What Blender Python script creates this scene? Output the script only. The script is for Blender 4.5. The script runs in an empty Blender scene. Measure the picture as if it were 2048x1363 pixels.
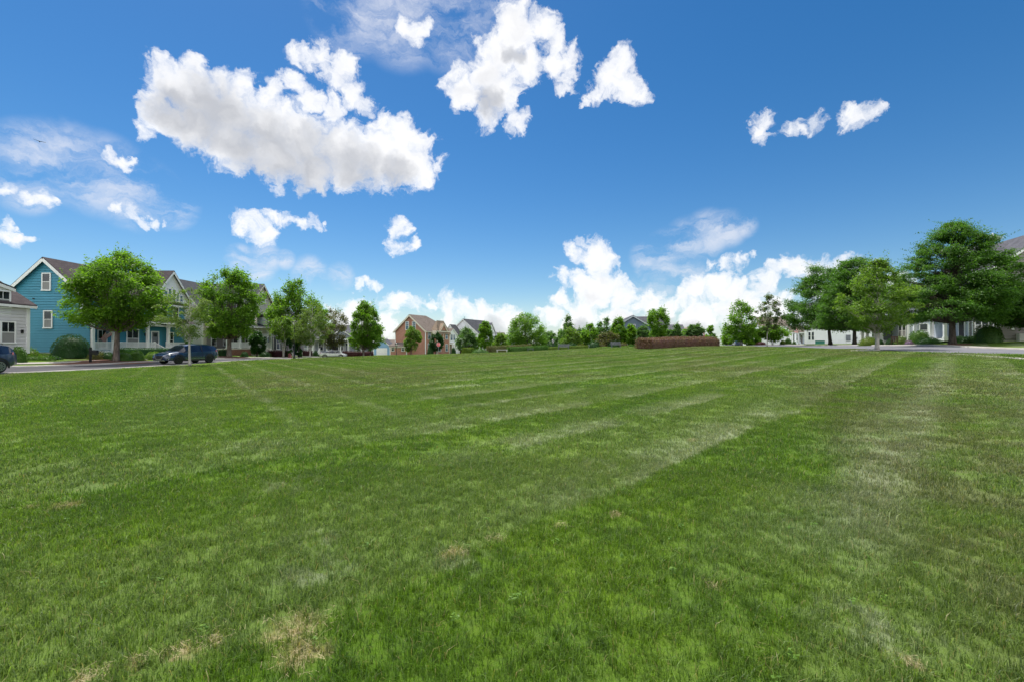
import bpy, math, random
import numpy as np
from mathutils import Vector, Matrix

R = math.radians
sc = bpy.context.scene
COL = sc.collection
F, CX, HY, CZ = 910.0, 1024.0, 689.0, 1.65      # focal length in photo pixels, centre column, horizon row, eye height
RNG = np.random.default_rng(7)

# ------------------------------------------------------------------ terrain
CTRL = np.array([
    (0, 0, 0), (-10, 4, 0), (10, 4, .05), (0, 10, 0), (-16, 14, -.02), (12, 12, .28), (20, 20, .62), (27, 23.7, .9),
    (33, 29, 1.03), (42, 37.4, 1.34), (44.5, 46, 1.75), (52, 49, 2.0), (31, 60, 1.42), (57, 83, 1.62), (74, 115, 1.75),
    (69, 140, 1.2), (49, 85, 1.22), (14, 60, 1.06), (24, 75, 1.38), (0, 60, .62), (2, 75, .5), (-15, 60, .28), (-25, 56, .06),
    (-31, 28, -.08), (-32, 42, -.06), (-33, 62, -.25), (-33, 87, -.85), (-40, 105, -.9), (-23, 125, -1.0), (-5, 125, -.5),
    (12, 115, .6), (32, 115, 1.2), (-37, 43, -.02), (-43, 46, .75), (-45, 60, .6), (-45, 80, 0), (-42, 32, .75), (-60, 45, .9), (-60, 90, 0),
    (-14, 30, .05), (10, 30, .35), (-60, 10, .6), (60, 10, 1.6), (0, -30, -.3), (-10, 170, -1.6), (60, 190, .6), (90, 60, 2.4), (-80, 150, -1.5),
    (0, 88, .3), (25, 90, 1.2), (-26.5, 50, .12), (-31, 56, -.34), (-37, 59, .12), (-30, 68, -.5), (37.5, 50, 1.10), (41.5, 59, 1.12), (48, 61, 1.6), (34, 45, 1.24), (55, 73, 1.57), (-36.5, 33, -.09), (-36.8, 38, -.07), (-39, 35, .04), (-40.2, 38, .15), (-34, 30, -.1), (-33, 38, -.08)], float)

def _tps(r2):
    return np.where(r2 > 1e-9, 0.5 * r2 * np.log(np.maximum(r2, 1e-9)), 0.0)

_n = len(CTRL)
_d2 = ((CTRL[:, None, :2] - CTRL[None, :, :2]) ** 2).sum(-1)
_K = _tps(_d2) + np.eye(_n) * 60.0
_P = np.c_[np.ones(_n), CTRL[:, :2]]
_A = np.block([[_K, _P], [_P.T, np.zeros((3, 3))]])
_W = np.linalg.solve(_A, np.r_[CTRL[:, 2], 0, 0, 0])

def HV(x, y):
    x = np.asarray(x, float); y = np.asarray(y, float)
    sh = x.shape
    xf, yf = np.clip(x.ravel(), -110, 130), np.clip(y.ravel(), -60, 220)
    out = np.empty(xf.size)
    for i in range(0, xf.size, 20000):
        xs, ys = xf[i:i + 20000], yf[i:i + 20000]
        r2 = (xs[:, None] - CTRL[None, :, 0]) ** 2 + (ys[:, None] - CTRL[None, :, 1]) ** 2
        out[i:i + 20000] = _tps(r2) @ _W[:_n] + _W[_n] + _W[_n + 1] * xs + _W[_n + 2] * ys
    far = np.clip((np.hypot(x.ravel(), y.ravel()) - 190) / 160, 0, 1)
    far = far * far * (3 - 2 * far)
    return (out * (1 - far) - 3.0 * far).reshape(sh)

def H(x, y):
    return float(HV(np.array([x]), np.array([y]))[0])

def PX(px, d):
    return (px - CX) / F * d

def PZ(py, d):
    return CZ + (HY - py) / F * d

# ------------------------------------------------------------------ object helpers
def tag(o, label=None, cat=None, group=None, kind=None):
    if label: o['label'] = label
    if cat: o['category'] = cat
    if group: o['group'] = group
    if kind: o['kind'] = kind
    return o

def empty(name, loc, rz=0.0):
    o = bpy.data.objects.new(name, None)
    COL.objects.link(o)
    o.location = loc; o.rotation_euler = (0, 0, rz); o.empty_display_size = .3
    return o

def link(name, me, parent=None, loc=(0, 0, 0), rz=0.0):
    o = bpy.data.objects.new(name, me)
    COL.objects.link(o)
    o.location = loc; o.rotation_euler = (0, 0, rz)
    if parent is not None: o.parent = parent
    return o

def mesh_np(name, verts, faces, mat, smooth=False):
    """verts n x 3, faces m x k (all the same size) -> mesh"""
    me = bpy.data.meshes.new(name)
    verts = np.ascontiguousarray(verts, np.float32); faces = np.ascontiguousarray(faces, np.int32)
    m, k = faces.shape
    me.vertices.add(len(verts)); me.vertices.foreach_set('co', verts.ravel())
    me.loops.add(m * k); me.loops.foreach_set('vertex_index', faces.ravel())
    me.polygons.add(m)
    me.polygons.foreach_set('loop_start', np.arange(0, m * k, k, dtype=np.int32))
    if smooth: me.polygons.foreach_set('use_smooth', np.ones(m, bool))
    me.update(calc_edges=True)
    if mat: me.materials.append(mat)
    return me

class MB:
    """collects simple shapes into one mesh"""
    def __init__(s): s.v = []; s.f = []
    def add(s, vs, fs):
        b = len(s.v); s.v += [tuple(map(float, p)) for p in vs]; s.f += [tuple(b + i for i in f) for f in fs]; return s
    def box(s, x0, x1, y0, y1, z0, z1):
        return s.add([(x0, y0, z0), (x1, y0, z0), (x1, y1, z0), (x0, y1, z0), (x0, y0, z1), (x1, y0, z1), (x1, y1, z1), (x0, y1, z1)],
                     [(0, 3, 2, 1), (4, 5, 6, 7), (0, 1, 5, 4), (1, 2, 6, 5), (2, 3, 7, 6), (3, 0, 4, 7)])
    def cbox(s, c, sx, sy, sz): return s.box(c[0] - sx / 2, c[0] + sx / 2, c[1] - sy / 2, c[1] + sy / 2, c[2], c[2] + sz)
    def beam(s, p, q, w, h, up=(0, 0, 1)):
        p, q, up = Vector(p), Vector(q), Vector(up)
        d = (q - p).normalized(); a = d.cross(up)
        a = a.normalized() if a.length > 1e-5 else Vector((1, 0, 0)); b = a.cross(d).normalized()
        vs = []
        for e in (p, q):
            for i, j in ((-1, -1), (1, -1), (1, 1), (-1, 1)): vs.append(e + a * (w / 2 * i) + b * (h / 2 * j))
        return s.add(vs, [(3, 2, 1, 0), (4, 5, 6, 7), (0, 1, 5, 4), (1, 2, 6, 5), (2, 3, 7, 6), (3, 0, 4, 7)])
    def tube(s, pts, rad, n=8, cap=True):
        b = len(s.v); k = len(pts)
        for i in range(k):
            p = Vector(pts[i]); d = (Vector(pts[min(i + 1, k - 1)]) - Vector(pts[max(i - 1, 0)])).normalized()
            a = d.cross(Vector((0.13, 0.97, 0.21))).normalized(); c = d.cross(a)
            for j in range(n):
                t = 2 * math.pi * j / n; s.v.append(tuple(p + a * (rad[i] * math.cos(t)) + c * (rad[i] * math.sin(t))))
        for i in range(k - 1):
            for j in range(n):
                s.f.append((b + i * n + j, b + i * n + (j + 1) % n, b + (i + 1) * n + (j + 1) % n, b + (i + 1) * n + j))
        if cap:
            s.f.append(tuple(b + j for j in range(n))[::-1]); s.f.append(tuple(b + (k - 1) * n + j for j in range(n)))
        return s
    def lathe(s, prof, n=12, c=(0, 0, 0)):
        return s.tube([(c[0], c[1], c[2] + z) for r, z in prof], [r for r, z in prof], n)
    def slab(s, poly, t):
        """polygon (3D points) thickened straight down by t"""
        n = len(poly); vs = [tuple(p) for p in poly] + [(p[0], p[1], p[2] - t) for p in poly]
        fs = [tuple(range(n)), tuple(range(2 * n - 1, n - 1, -1))] + [(i, i + n, (i + 1) % n + n, (i + 1) % n) for i in range(n)]
        return s.add(vs, fs)
    def build(s, name, mat, parent=None, loc=(0, 0, 0), rz=0.0, smooth=False):
        me = bpy.data.meshes.new(name); me.from_pydata(s.v, [], s.f); me.update()
        if mat: me.materials.append(mat)
        if smooth:
            me.polygons.foreach_set('use_smooth', np.ones(len(me.polygons), bool))
        return link(name, me, parent, loc, rz)

# ------------------------------------------------------------------ materials
def nodes_of(m):
    m.use_nodes = True; nt = m.node_tree; nt.nodes.clear(); return nt

def N(nt, t, **kw):
    n = nt.nodes.new(t)
    for k, v in kw.items():
        if k.startswith('i_'):
            key = k[2:]; key = int(key) if key.isdigit() else key.replace('_', ' ')
            n.inputs[key].default_value = v
        else: setattr(n, k, v)
    return n

def L(nt, a, b): nt.links.new(a, b)

def math_(nt, op, a, b=None, c=None, clamp=False):
    n = nt.nodes.new('ShaderNodeMath'); n.operation = op; n.use_clamp = clamp
    for i, x in enumerate((a, b, c)):
        if x is None: continue
        if hasattr(x, 'links'): nt.links.new(x, n.inputs[i])
        else: n.inputs[i].default_value = x
    return n.outputs[0]

def mixc(nt, fac, a, b, mode='MIX'):
    n = nt.nodes.new('ShaderNodeMix'); n.data_type = 'RGBA'; n.blend_type = mode
    for idx, x in ((0, fac), (6, a), (7, b)):
        if hasattr(x, 'links'): nt.links.new(x, n.inputs[idx])
        else: n.inputs[idx].default_value = x if idx == 0 else (*x[:3], 1)
    return n.outputs[2]

def remap(nt, x, a, b, c=0.0, d=1.0, smooth=True):
    n = nt.nodes.new('ShaderNodeMapRange'); n.interpolation_type = 'SMOOTHSTEP' if smooth else 'LINEAR'
    nt.links.new(x, n.inputs[0])
    for i, v in enumerate((a, b, c, d)): n.inputs[i + 1].default_value = v
    return n.outputs[0]

def noise(nt, vec, scale, detail=3.0, rough=.55, out='Fac'):
    n = N(nt, 'ShaderNodeTexNoise'); n.inputs['Scale'].default_value = scale
    n.inputs['Detail'].default_value = detail; n.inputs['Roughness'].default_value = rough
    if vec is not None: L(nt, vec, n.inputs['Vector'])
    return n.outputs[out]

def out_surf(nt, sh):
    o = N(nt, 'ShaderNodeOutputMaterial'); L(nt, sh, o.inputs['Surface'])

def plain(name, col, rough=.6, var=.12, vscale=1.5, metal=0.0, spec=.4, bump=0.0, bscale=30, coat=0.0):
    m = bpy.data.materials.new(name); nt = nodes_of(m)
    p = N(nt, 'ShaderNodeBsdfPrincipled'); p.inputs['Roughness'].default_value = rough
    p.inputs['Metallic'].default_value = metal; p.inputs['Specular IOR Level'].default_value = spec
    p.inputs['Coat Weight'].default_value = coat; p.inputs['Coat Roughness'].default_value = .06
    tc = N(nt, 'ShaderNodeTexCoord')
    n = noise(nt, tc.outputs['Object'], vscale, 4)
    c = mixc(nt, remap(nt, n, .3, .7), [x * (1 - var) for x in col], [min(1, x * (1 + var)) for x in col])
    L(nt, c, p.inputs['Base Color'])
    if bump:
        b = N(nt, 'ShaderNodeBump'); b.inputs['Strength'].default_value = bump; b.inputs['Distance'].default_value = .02
        L(nt, noise(nt, tc.outputs['Object'], bscale, 5), b.inputs['Height']); L(nt, b.outputs[0], p.inputs['Normal'])
    out_surf(nt, p.outputs[0]); return m

def shingle(name, col):
    m = bpy.data.materials.new(name); nt = nodes_of(m)
    p = N(nt, 'ShaderNodeBsdfPrincipled', i_Roughness=.9); p.inputs['Specular IOR Level'].default_value = .15
    tc = N(nt, 'ShaderNodeTexCoord'); sp = N(nt, 'ShaderNodeSeparateXYZ'); L(nt, tc.outputs['Object'], sp.inputs[0])
    cb = N(nt, 'ShaderNodeCombineXYZ'); L(nt, math_(nt, 'ADD', sp.outputs[0], sp.outputs[1]), cb.inputs[0]); L(nt, math_(nt, 'MULTIPLY', sp.outputs[2], 1.4), cb.inputs[1])
    br = N(nt, 'ShaderNodeTexBrick'); L(nt, cb.outputs[0], br.inputs['Vector'])
    br.inputs['Color1'].default_value = (*[x * 1.25 for x in col], 1); br.inputs['Color2'].default_value = (*[x * .8 for x in col], 1)
    br.inputs['Mortar'].default_value = (*[x * .5 for x in col], 1); br.inputs['Scale'].default_value = 1.0
    br.inputs['Brick Width'].default_value = .33; br.inputs['Row Height'].default_value = .16; br.inputs['Mortar Size'].default_value = .012
    n = noise(nt, tc.outputs['Object'], .9, 5)
    c = mixc(nt, remap(nt, n, .3, .75, 0, .45), br.outputs['Color'], [x * 1.35 for x in col])
    L(nt, c, p.inputs['Base Color']); out_surf(nt, p.outputs[0]); return m

def brick(name, c1, c2, mortar):
    m = bpy.data.materials.new(name); nt = nodes_of(m)
    p = N(nt, 'ShaderNodeBsdfPrincipled', i_Roughness=.85); p.inputs['Specular IOR Level'].default_value = .2
    tc = N(nt, 'ShaderNodeTexCoord'); sp = N(nt, 'ShaderNodeSeparateXYZ'); L(nt, tc.outputs['Object'], sp.inputs[0])
    cb = N(nt, 'ShaderNodeCombineXYZ'); L(nt, math_(nt, 'ADD', sp.outputs[0], sp.outputs[1]), cb.inputs[0]); L(nt, sp.outputs[2], cb.inputs[1])
    br = N(nt, 'ShaderNodeTexBrick'); L(nt, cb.outputs[0], br.inputs['Vector'])
    br.inputs['Color1'].default_value = (*c1, 1); br.inputs['Color2'].default_value = (*c2, 1); br.inputs['Mortar'].default_value = (*mortar, 1)
    br.inputs['Scale'].default_value = 1.0; br.inputs['Brick Width'].default_value = .22; br.inputs['Row Height'].default_value = .075; br.inputs['Mortar Size'].default_value = .008
    c = mixc(nt, remap(nt, noise(nt, tc.outputs['Object'], .7, 4), .3, .7, 0, .35), br.outputs['Color'], [x * .7 for x in c1])
    L(nt, c, p.inputs['Base Color']); out_surf(nt, p.outputs[0]); return m

def leaf_mat(name, c1, c2, c3, trans=.45, rough=.5):
    """foliage: three leaf colours spread over the leaves at random, light passing through each leaf"""
    m = bpy.data.materials.new(name); nt = nodes_of(m)
    g = N(nt, 'ShaderNodeNewGeometry')
    rp = N(nt, 'ShaderNodeValToRGB'); L(nt, g.outputs['Random Per Island'], rp.inputs[0])
    e = rp.color_ramp.elements
    e[0].position = 0.0; e[0].color = (*c1, 1); e[1].position = 1.0; e[1].color = (*c3, 1)
    k = e.new(.5); k.color = (*c2, 1)
    tc = N(nt, 'ShaderNodeTexCoord')
    col = mixc(nt, remap(nt, noise(nt, tc.outputs['Object'], .55, 2), .35, .65, 0, .6), rp.outputs[0], c2)
    p = N(nt, 'ShaderNodeBsdfPrincipled', i_Roughness=rough); p.inputs['Specular IOR Level'].default_value = .3
    L(nt, col, p.inputs['Base Color'])
    tr = N(nt, 'ShaderNodeBsdfTranslucent')
    L(nt, mixc(nt, 1.0, col, (1.35, 1.5, .55), 'MULTIPLY'), tr.inputs['Color'])
    mx = N(nt, 'ShaderNodeMixShader'); mx.inputs[0].default_value = trans
    L(nt, p.outputs[0], mx.inputs[1]); L(nt, tr.outputs[0], mx.inputs[2]); out_surf(nt, mx.outputs[0]); return m

def bark(name, c1, c2, scale=6):
    m = bpy.data.materials.new(name); nt = nodes_of(m)
    p = N(nt, 'ShaderNodeBsdfPrincipled', i_Roughness=.9); p.inputs['Specular IOR Level'].default_value = .15
    tc = N(nt, 'ShaderNodeTexCoord'); mp = N(nt, 'ShaderNodeMapping'); mp.inputs['Scale'].default_value = (1, 1, .25)
    L(nt, tc.outputs['Object'], mp.inputs[0])
    n = noise(nt, mp.outputs[0], scale, 5, .65)
    L(nt, mixc(nt, remap(nt, n, .35, .65), c1, c2), p.inputs['Base Color'])
    b = N(nt, 'ShaderNodeBump'); b.inputs['Strength'].default_value = .6; b.inputs['Distance'].default_value = .03
    L(nt, n, b.inputs['Height']); L(nt, b.outputs[0], p.inputs['Normal'])
    out_surf(nt, p.outputs[0]); return m

def glass(name, col=(.02, .026, .03), rough=.04, spec=.6):
    m = bpy.data.materials.new(name); nt = nodes_of(m)
    p = N(nt, 'ShaderNodeBsdfPrincipled', i_Roughness=rough); p.inputs['Specular IOR Level'].default_value = spec
    tc = N(nt, 'ShaderNodeTexCoord')
    c = mixc(nt, remap(nt, noise(nt, tc.outputs['Object'], 1.3, 2), .35, .65), [x * .6 for x in col], [x * 1.5 for x in col])
    L(nt, c, p.inputs['Base Color']); out_surf(nt, p.outputs[0]); return m

M = {}
M['white'] = plain('white_paint', (.78, .78, .77), .5, .05)
M['cream_trim'] = plain('cream_paint', (.66, .60, .50), .55, .05)
M['blue_siding'] = plain('teal_blue_siding_paint', (.055, .245, .345), .55, .07, .6)
M['greywhite_siding'] = plain('pale_grey_siding_paint', (.64, .62, .64), .6, .05, .6)
M['cream_siding'] = plain('cream_siding_paint', (.56, .51, .42), .6, .05, .6)
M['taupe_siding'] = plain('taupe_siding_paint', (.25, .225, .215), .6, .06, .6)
M['grey_siding'] = plain('blue_grey_siding_paint', (.25, .27, .30), .6, .06, .6)
M['pale_siding'] = plain('pale_blue_grey_siding_paint', (.42, .45, .50), .6, .05, .6)
M['white_siding'] = plain('white_siding_paint', (.80, .80, .82), .6, .04, .6)
M['slate_siding'] = plain('slate_blue_siding_paint', (.11, .155, .21), .6, .06, .6)
M['tan_siding'] = plain('tan_siding_paint', (.45, .36, .26), .6, .06, .6)
M['lightblue_siding'] = plain('light_blue_siding_paint', (.22, .40, .58), .6, .06, .6)
M['brick'] = brick('red_brick', (.37, .15, .10), (.43, .19, .13), (.46, .35, .29))
M['brick_base'] = brick('dark_red_brick', (.20, .07, .045), (.26, .10, .065), (.30, .22, .18))
M['roof_brown'] = shingle('brown_black_shingle', (.055, .045, .048))
M['roof_grey'] = shingle('charcoal_shingle', (.055, .058, .066))
M['roof_taupe'] = shingle('taupe_shingle', (.14, .115, .10))
M['roof_tan'] = shingle('tan_shingle', (.26, .20, .15))
M['roof_slate'] = shingle('slate_grey_shingle', (.085, .085, .10))
M['pane'] = glass('window_glass')
M['pane_blue'] = glass('blue_tinted_glass', (.05, .10, .15), .05)  # bluer base colour than the plain pane
M['blind'] = plain('window_blind', (.24, .235, .23), .7, .05)
M['concrete'] = plain('concrete', (.34, .32, .29), .9, .15, .8, bump=.2)
M['asphalt'] = plain('asphalt', (.055, .053, .060), .92, .18, .5, bump=.3, bscale=60)
M['asphalt_light'] = plain('worn_asphalt', (.13, .13, .145), .92, .15, .4, bump=.3, bscale=60)
M['mulch'] = plain('red_brown_mulch', (.13, .055, .033), .95, .45, 4, bump=.8, bscale=14)
M['black'] = plain('black_paint', (.012, .012, .014), .4, .1)
M['shutter'] = plain('navy_shutter_paint', (.02, .024, .035), .5, .1)
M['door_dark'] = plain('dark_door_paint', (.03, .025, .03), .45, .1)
M['door_red'] = plain('red_door_paint', (.16, .025, .03), .45, .1)
M['door_grey'] = plain('grey_panel_paint', (.16, .17, .20), .5, .1)
M['metal_grey'] = plain('galvanised_post', (.35, .36, .36), .5, .1, metal=.6)
M['sign_red'] = plain('sign_red', (.62, .06, .06), .45, .05)
M['sign_white'] = plain('sign_white', (.82, .82, .82), .45, .03)
M['bench_grey'] = plain('weathered_bench_wood', (.13, .135, .15), .7, .2, 6)
M['stone_pale'] = plain('pale_stone', (.62, .60, .57), .8, .1, 3)
M['tyre'] = plain('tyre_rubber', (.012, .012, .013), .8, .15)
M['rim_dark'] = plain('dark_alloy', (.05, .05, .055), .3, .1, metal=.8)
M['rim'] = plain('silver_alloy', (.35, .35, .37), .3, .1, metal=.9)
M['chrome'] = plain('chrome', (.7, .7, .7), .15, .02, metal=1.0)
M['cladding'] = plain('black_plastic_cladding', (.015, .015, .016), .55, .1)
M['car_glass'] = glass('car_window_glass', (.008, .012, .022), .03, .7)
M['lamp_lens'] = plain('clear_lamp_lens', (.55, .56, .58), .12, .05, spec=.7)
M['tail_lens'] = plain('red_lamp_lens', (.30, .03, .04), .15, .05, spec=.7)
M['paint_navy'] = plain('navy_car_paint', (.006, .022, .062), .25, .03, coat=1.0, spec=.6)
M['paint_blue'] = plain('dusty_blue_car_paint', (.022, .036, .085), .28, .03, coat=1.0)
M['paint_white'] = plain('white_car_paint', (.70, .70, .72), .3, .02, coat=1.0)
M['paint_grey'] = plain('grey_car_paint', (.22, .23, .28), .3, .02, coat=1.0)
M['plastic_green'] = plain('green_plastic', (.02, .16, .13), .5, .1)
M['lamp_glass'] = plain('frosted_lamp_glass', (.62, .62, .60), .3, .05)
M['bird'] = plain('dark_feathers', (.02, .02, .024), .8, .2)
M['wood'] = plain('brown_stained_wood', (.10, .055, .035), .7, .2, 5)

M['bark'] = bark('grey_brown_bark', (.10, .08, .065), (.22, .18, .15))
M['bark_dark'] = bark('dark_oak_bark', (.05, .04, .033), (.12, .095, .08))
M['bark_pale'] = bark('pale_smooth_bark', (.30, .27, .24), (.46, .43, .39), 9)
M['leaf_maple'] = leaf_mat('maple_leaves', (.070, .160, .017), (.120, .235, .022), (.195, .315, .036), .60)
M['leaf_oak'] = leaf_mat('pin_oak_leaves', (.034, .100, .015), (.066, .158, .022), (.125, .235, .032), .50)
M['leaf_pale'] = leaf_mat('pale_spring_leaves', (0.081, 0.155, 0.023), (0.121, 0.213, 0.031), (0.172, 0.247, 0.047), .5)
M['leaf_sparse'] = leaf_mat('sparse_spring_leaves', (.080, .140, .035), (.12, .185, .045), (.17, .205, .065), .55)
M['leaf_blue'] = leaf_mat('bluish_green_leaves', (0.050, 0.124, 0.037), (0.093, 0.182, 0.053), (0.150, 0.240, 0.076), .45)
M['leaf_bronze'] = leaf_mat('bronze_new_leaves', (0.069, 0.094, 0.032), (0.125, 0.106, 0.045), (0.119, 0.169, 0.039), .45)
M['leaf_purple'] = leaf_mat('purple_and_green_leaves', (.16, .07, .07), (.085, .15, .045), (.11, .19, .05), .5)
M['leaf_dark'] = leaf_mat('dark_evergreen_leaves', (0.018, 0.058, 0.016), (0.031, 0.091, 0.021), (0.055, 0.130, 0.028), .3)
M['leaf_box'] = leaf_mat('clipped_boxwood_leaves', (0.044, 0.112, 0.016), (0.069, 0.156, 0.020), (0.106, 0.200, 0.028), .35)
M['leaf_lime'] = leaf_mat('lime_shrub_leaves', (.075, .125, .014), (.12, .18, .018), (.17, .22, .028), .4)
M['leaf_burgundy'] = leaf_mat('burgundy_loropetalum_leaves', (.085, .042, .044), (.175, .085, .075), (.17, .165, .075), .35)
M['leaf_wine'] = leaf_mat('dark_wine_leaves', (.035, .010, .014), (.07, .018, .022), (.10, .035, .035), .35)
M['leaf_pink'] = leaf_mat('pink_blossom', (.45, .10, .16), (.50, .16, .22), (.16, .14, .06), .4)
M['leaf_violet'] = leaf_mat('violet_blossom', (.25, .12, .36), (.34, .20, .45), (.09, .13, .05), .4)
# ------------------------------------------------------------------ lawn colour (world position), shared by the ground sheet and the blades
DRY_SPOTS = [(-1.26, 2.66, .24), (-1.12, 2.42, .17), (-1.66, 2.56, .09), (-1.80, 2.46, .08), (-1.95, 2.38, .07), (-2.1, 2.28, .10),
             (-4.55, 4.66, .15), (-4.9, 4.62, .07), (3.05, 7.7, .11), (1.0, 4.4, .07), (-.45, 3.62, .12), (-.15, 3.87, .09), (.45, 4.15, .07), (2.05, 2.35, .07), (1.35, 3.1, .05)]

def lawn_group():
    g = bpy.data.node_groups.new('lawn_colour', 'ShaderNodeTree')
    g.interface.new_socket('Color', in_out='OUTPUT', socket_type='NodeSocketColor')
    g.interface.new_socket('Dry', in_out='OUTPUT', socket_type='NodeSocketFloat')
    go = N(g, 'NodeGroupOutput')
    geo = N(g, 'ShaderNodeNewGeometry'); P = geo.outputs['Position']
    sp = N(g, 'ShaderNodeSeparateXYZ'); L(g, P, sp.inputs[0]); x, y = sp.outputs[0], sp.outputs[1]
    n1 = noise(g, P, .22, 3); n2 = noise(g, P, 1.1, 4, .6); n3 = noise(g, P, 9.0, 4, .68)
    col = mixc(g, remap(g, n1, .35, .65), (.080, .156, .011), (.120, .205, .016))
    col = mixc(g, remap(g, n2, .42, .68, 0, .55), col, (.048, .112, .010))
    col = mixc(g, remap(g, n2, .30, .44, .38, 0), col, (.122, .205, .010))
    col = mixc(g, remap(g, n3, .48, .66, 0, .45), col, (.058, .108, .022))
    # mower passes: pale cut lines, and light and dark of leaning blades painted as colour; two headings, one to the right of the middle, one to the left
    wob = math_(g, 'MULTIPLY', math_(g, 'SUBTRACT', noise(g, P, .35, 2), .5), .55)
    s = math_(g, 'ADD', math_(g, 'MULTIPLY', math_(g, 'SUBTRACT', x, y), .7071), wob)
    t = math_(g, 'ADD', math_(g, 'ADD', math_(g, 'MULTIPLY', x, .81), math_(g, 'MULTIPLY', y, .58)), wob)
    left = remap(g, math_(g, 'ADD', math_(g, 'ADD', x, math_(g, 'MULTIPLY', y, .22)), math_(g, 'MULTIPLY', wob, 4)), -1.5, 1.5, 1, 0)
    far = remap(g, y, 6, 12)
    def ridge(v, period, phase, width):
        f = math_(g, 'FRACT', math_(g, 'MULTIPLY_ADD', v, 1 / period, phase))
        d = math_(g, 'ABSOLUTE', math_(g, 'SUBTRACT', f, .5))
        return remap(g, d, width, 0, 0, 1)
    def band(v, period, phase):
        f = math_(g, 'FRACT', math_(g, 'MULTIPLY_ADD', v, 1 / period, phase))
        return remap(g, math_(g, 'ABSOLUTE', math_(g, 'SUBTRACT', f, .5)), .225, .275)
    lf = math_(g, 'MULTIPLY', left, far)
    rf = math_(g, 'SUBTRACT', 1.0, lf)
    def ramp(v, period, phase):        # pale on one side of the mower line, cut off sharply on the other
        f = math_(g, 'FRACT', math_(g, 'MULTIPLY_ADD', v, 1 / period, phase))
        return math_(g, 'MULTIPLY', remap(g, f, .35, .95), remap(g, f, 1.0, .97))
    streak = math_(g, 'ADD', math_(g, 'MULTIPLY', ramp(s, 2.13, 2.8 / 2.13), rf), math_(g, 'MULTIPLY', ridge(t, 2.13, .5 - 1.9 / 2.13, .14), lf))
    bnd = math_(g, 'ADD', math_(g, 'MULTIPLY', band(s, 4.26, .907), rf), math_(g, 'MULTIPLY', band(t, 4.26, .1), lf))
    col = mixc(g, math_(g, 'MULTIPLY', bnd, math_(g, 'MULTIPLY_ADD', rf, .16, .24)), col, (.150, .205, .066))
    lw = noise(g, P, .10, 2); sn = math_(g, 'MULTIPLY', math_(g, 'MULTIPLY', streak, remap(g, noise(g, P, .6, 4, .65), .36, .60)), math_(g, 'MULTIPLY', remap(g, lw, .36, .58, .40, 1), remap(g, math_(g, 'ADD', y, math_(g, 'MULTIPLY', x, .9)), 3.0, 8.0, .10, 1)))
    sheen_band = math_(g, 'MULTIPLY', math_(g, 'MULTIPLY', remap(g, math_(g, 'ABSOLUTE', math_(g, 'ADD', s, .78)), .62, .05), remap(g, y, 2.6, 5.0)), math_(g, 'MULTIPLY', remap(g, y, 34, 20), remap(g, noise(g, P, 1.7, 4, .65), .30, .56, .25, 1)))  # pale silvery blade sheen painted along one mower line
    sn = math_(g, 'MAXIMUM', math_(g, 'MULTIPLY', sn, .95), math_(g, 'MULTIPLY', sheen_band, .85))
    # silvery blade sheen painted in as patches of paler colour
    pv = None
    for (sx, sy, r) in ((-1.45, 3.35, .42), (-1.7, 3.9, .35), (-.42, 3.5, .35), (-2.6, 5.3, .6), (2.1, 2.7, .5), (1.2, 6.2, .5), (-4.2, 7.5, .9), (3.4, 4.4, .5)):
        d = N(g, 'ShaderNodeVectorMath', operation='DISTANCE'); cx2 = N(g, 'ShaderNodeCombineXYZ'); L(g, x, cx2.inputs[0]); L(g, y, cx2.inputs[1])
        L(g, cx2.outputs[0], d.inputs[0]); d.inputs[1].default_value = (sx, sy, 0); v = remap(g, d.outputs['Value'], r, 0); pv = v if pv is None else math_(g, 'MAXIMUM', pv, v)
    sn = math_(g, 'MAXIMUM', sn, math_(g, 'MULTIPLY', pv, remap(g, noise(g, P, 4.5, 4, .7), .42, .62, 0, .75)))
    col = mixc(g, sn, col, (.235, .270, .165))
    # thin, browned turf
    dist = remap(g, math_(g, 'ADD', y, math_(g, 'MULTIPLY', x, .1)), 8, 24)
    dn = noise(g, P, .13, 4, .62)
    dry = math_(g, 'MULTIPLY', remap(g, dn, .46, .66), math_(g, 'MULTIPLY_ADD', dist, .42, .10))
    rx = math_(g, 'MULTIPLY', remap(g, math_(g, 'SUBTRACT', x, math_(g, 'MULTIPLY', y, .52)), .5, 2.2), remap(g, n2, .36, .58))
    dry = math_(g, 'MAXIMUM', dry, math_(g, 'MULTIPLY', math_(g, 'MULTIPLY', rx, remap(g, y, 14, 26, 1, 0)), .52))
    ex = math_(g, 'MULTIPLY', math_(g, 'ADD', x, 8.0), 1 / 7.0); ey = math_(g, 'MULTIPLY', math_(g, 'SUBTRACT', y, 23.0), 1 / 12.0)
    el = remap(g, math_(g, 'SQRT', math_(g, 'ADD', math_(g, 'MULTIPLY', ex, ex), math_(g, 'MULTIPLY', ey, ey))), 1.05, .45)
    dry = math_(g, 'MAXIMUM', dry, math_(g, 'MULTIPLY', el, remap(g, noise(g, P, .45, 4, .62), .34, .62, .12, .62)))
    col = mixc(g, dry, col, (.130, .125, .066))
    # dead straw spots
    m = None
    cxy = N(g, 'ShaderNodeCombineXYZ'); L(g, x, cxy.inputs[0]); L(g, y, cxy.inputs[1])
    wn = N(g, 'ShaderNodeVectorMath', operation='MULTIPLY_ADD'); L(g, noise(g, P, 5, 3, .6, 'Color'), wn.inputs[0])
    wn.inputs[1].default_value = (.34, .34, 0); L(g, cxy.outputs[0], wn.inputs[2])
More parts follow.
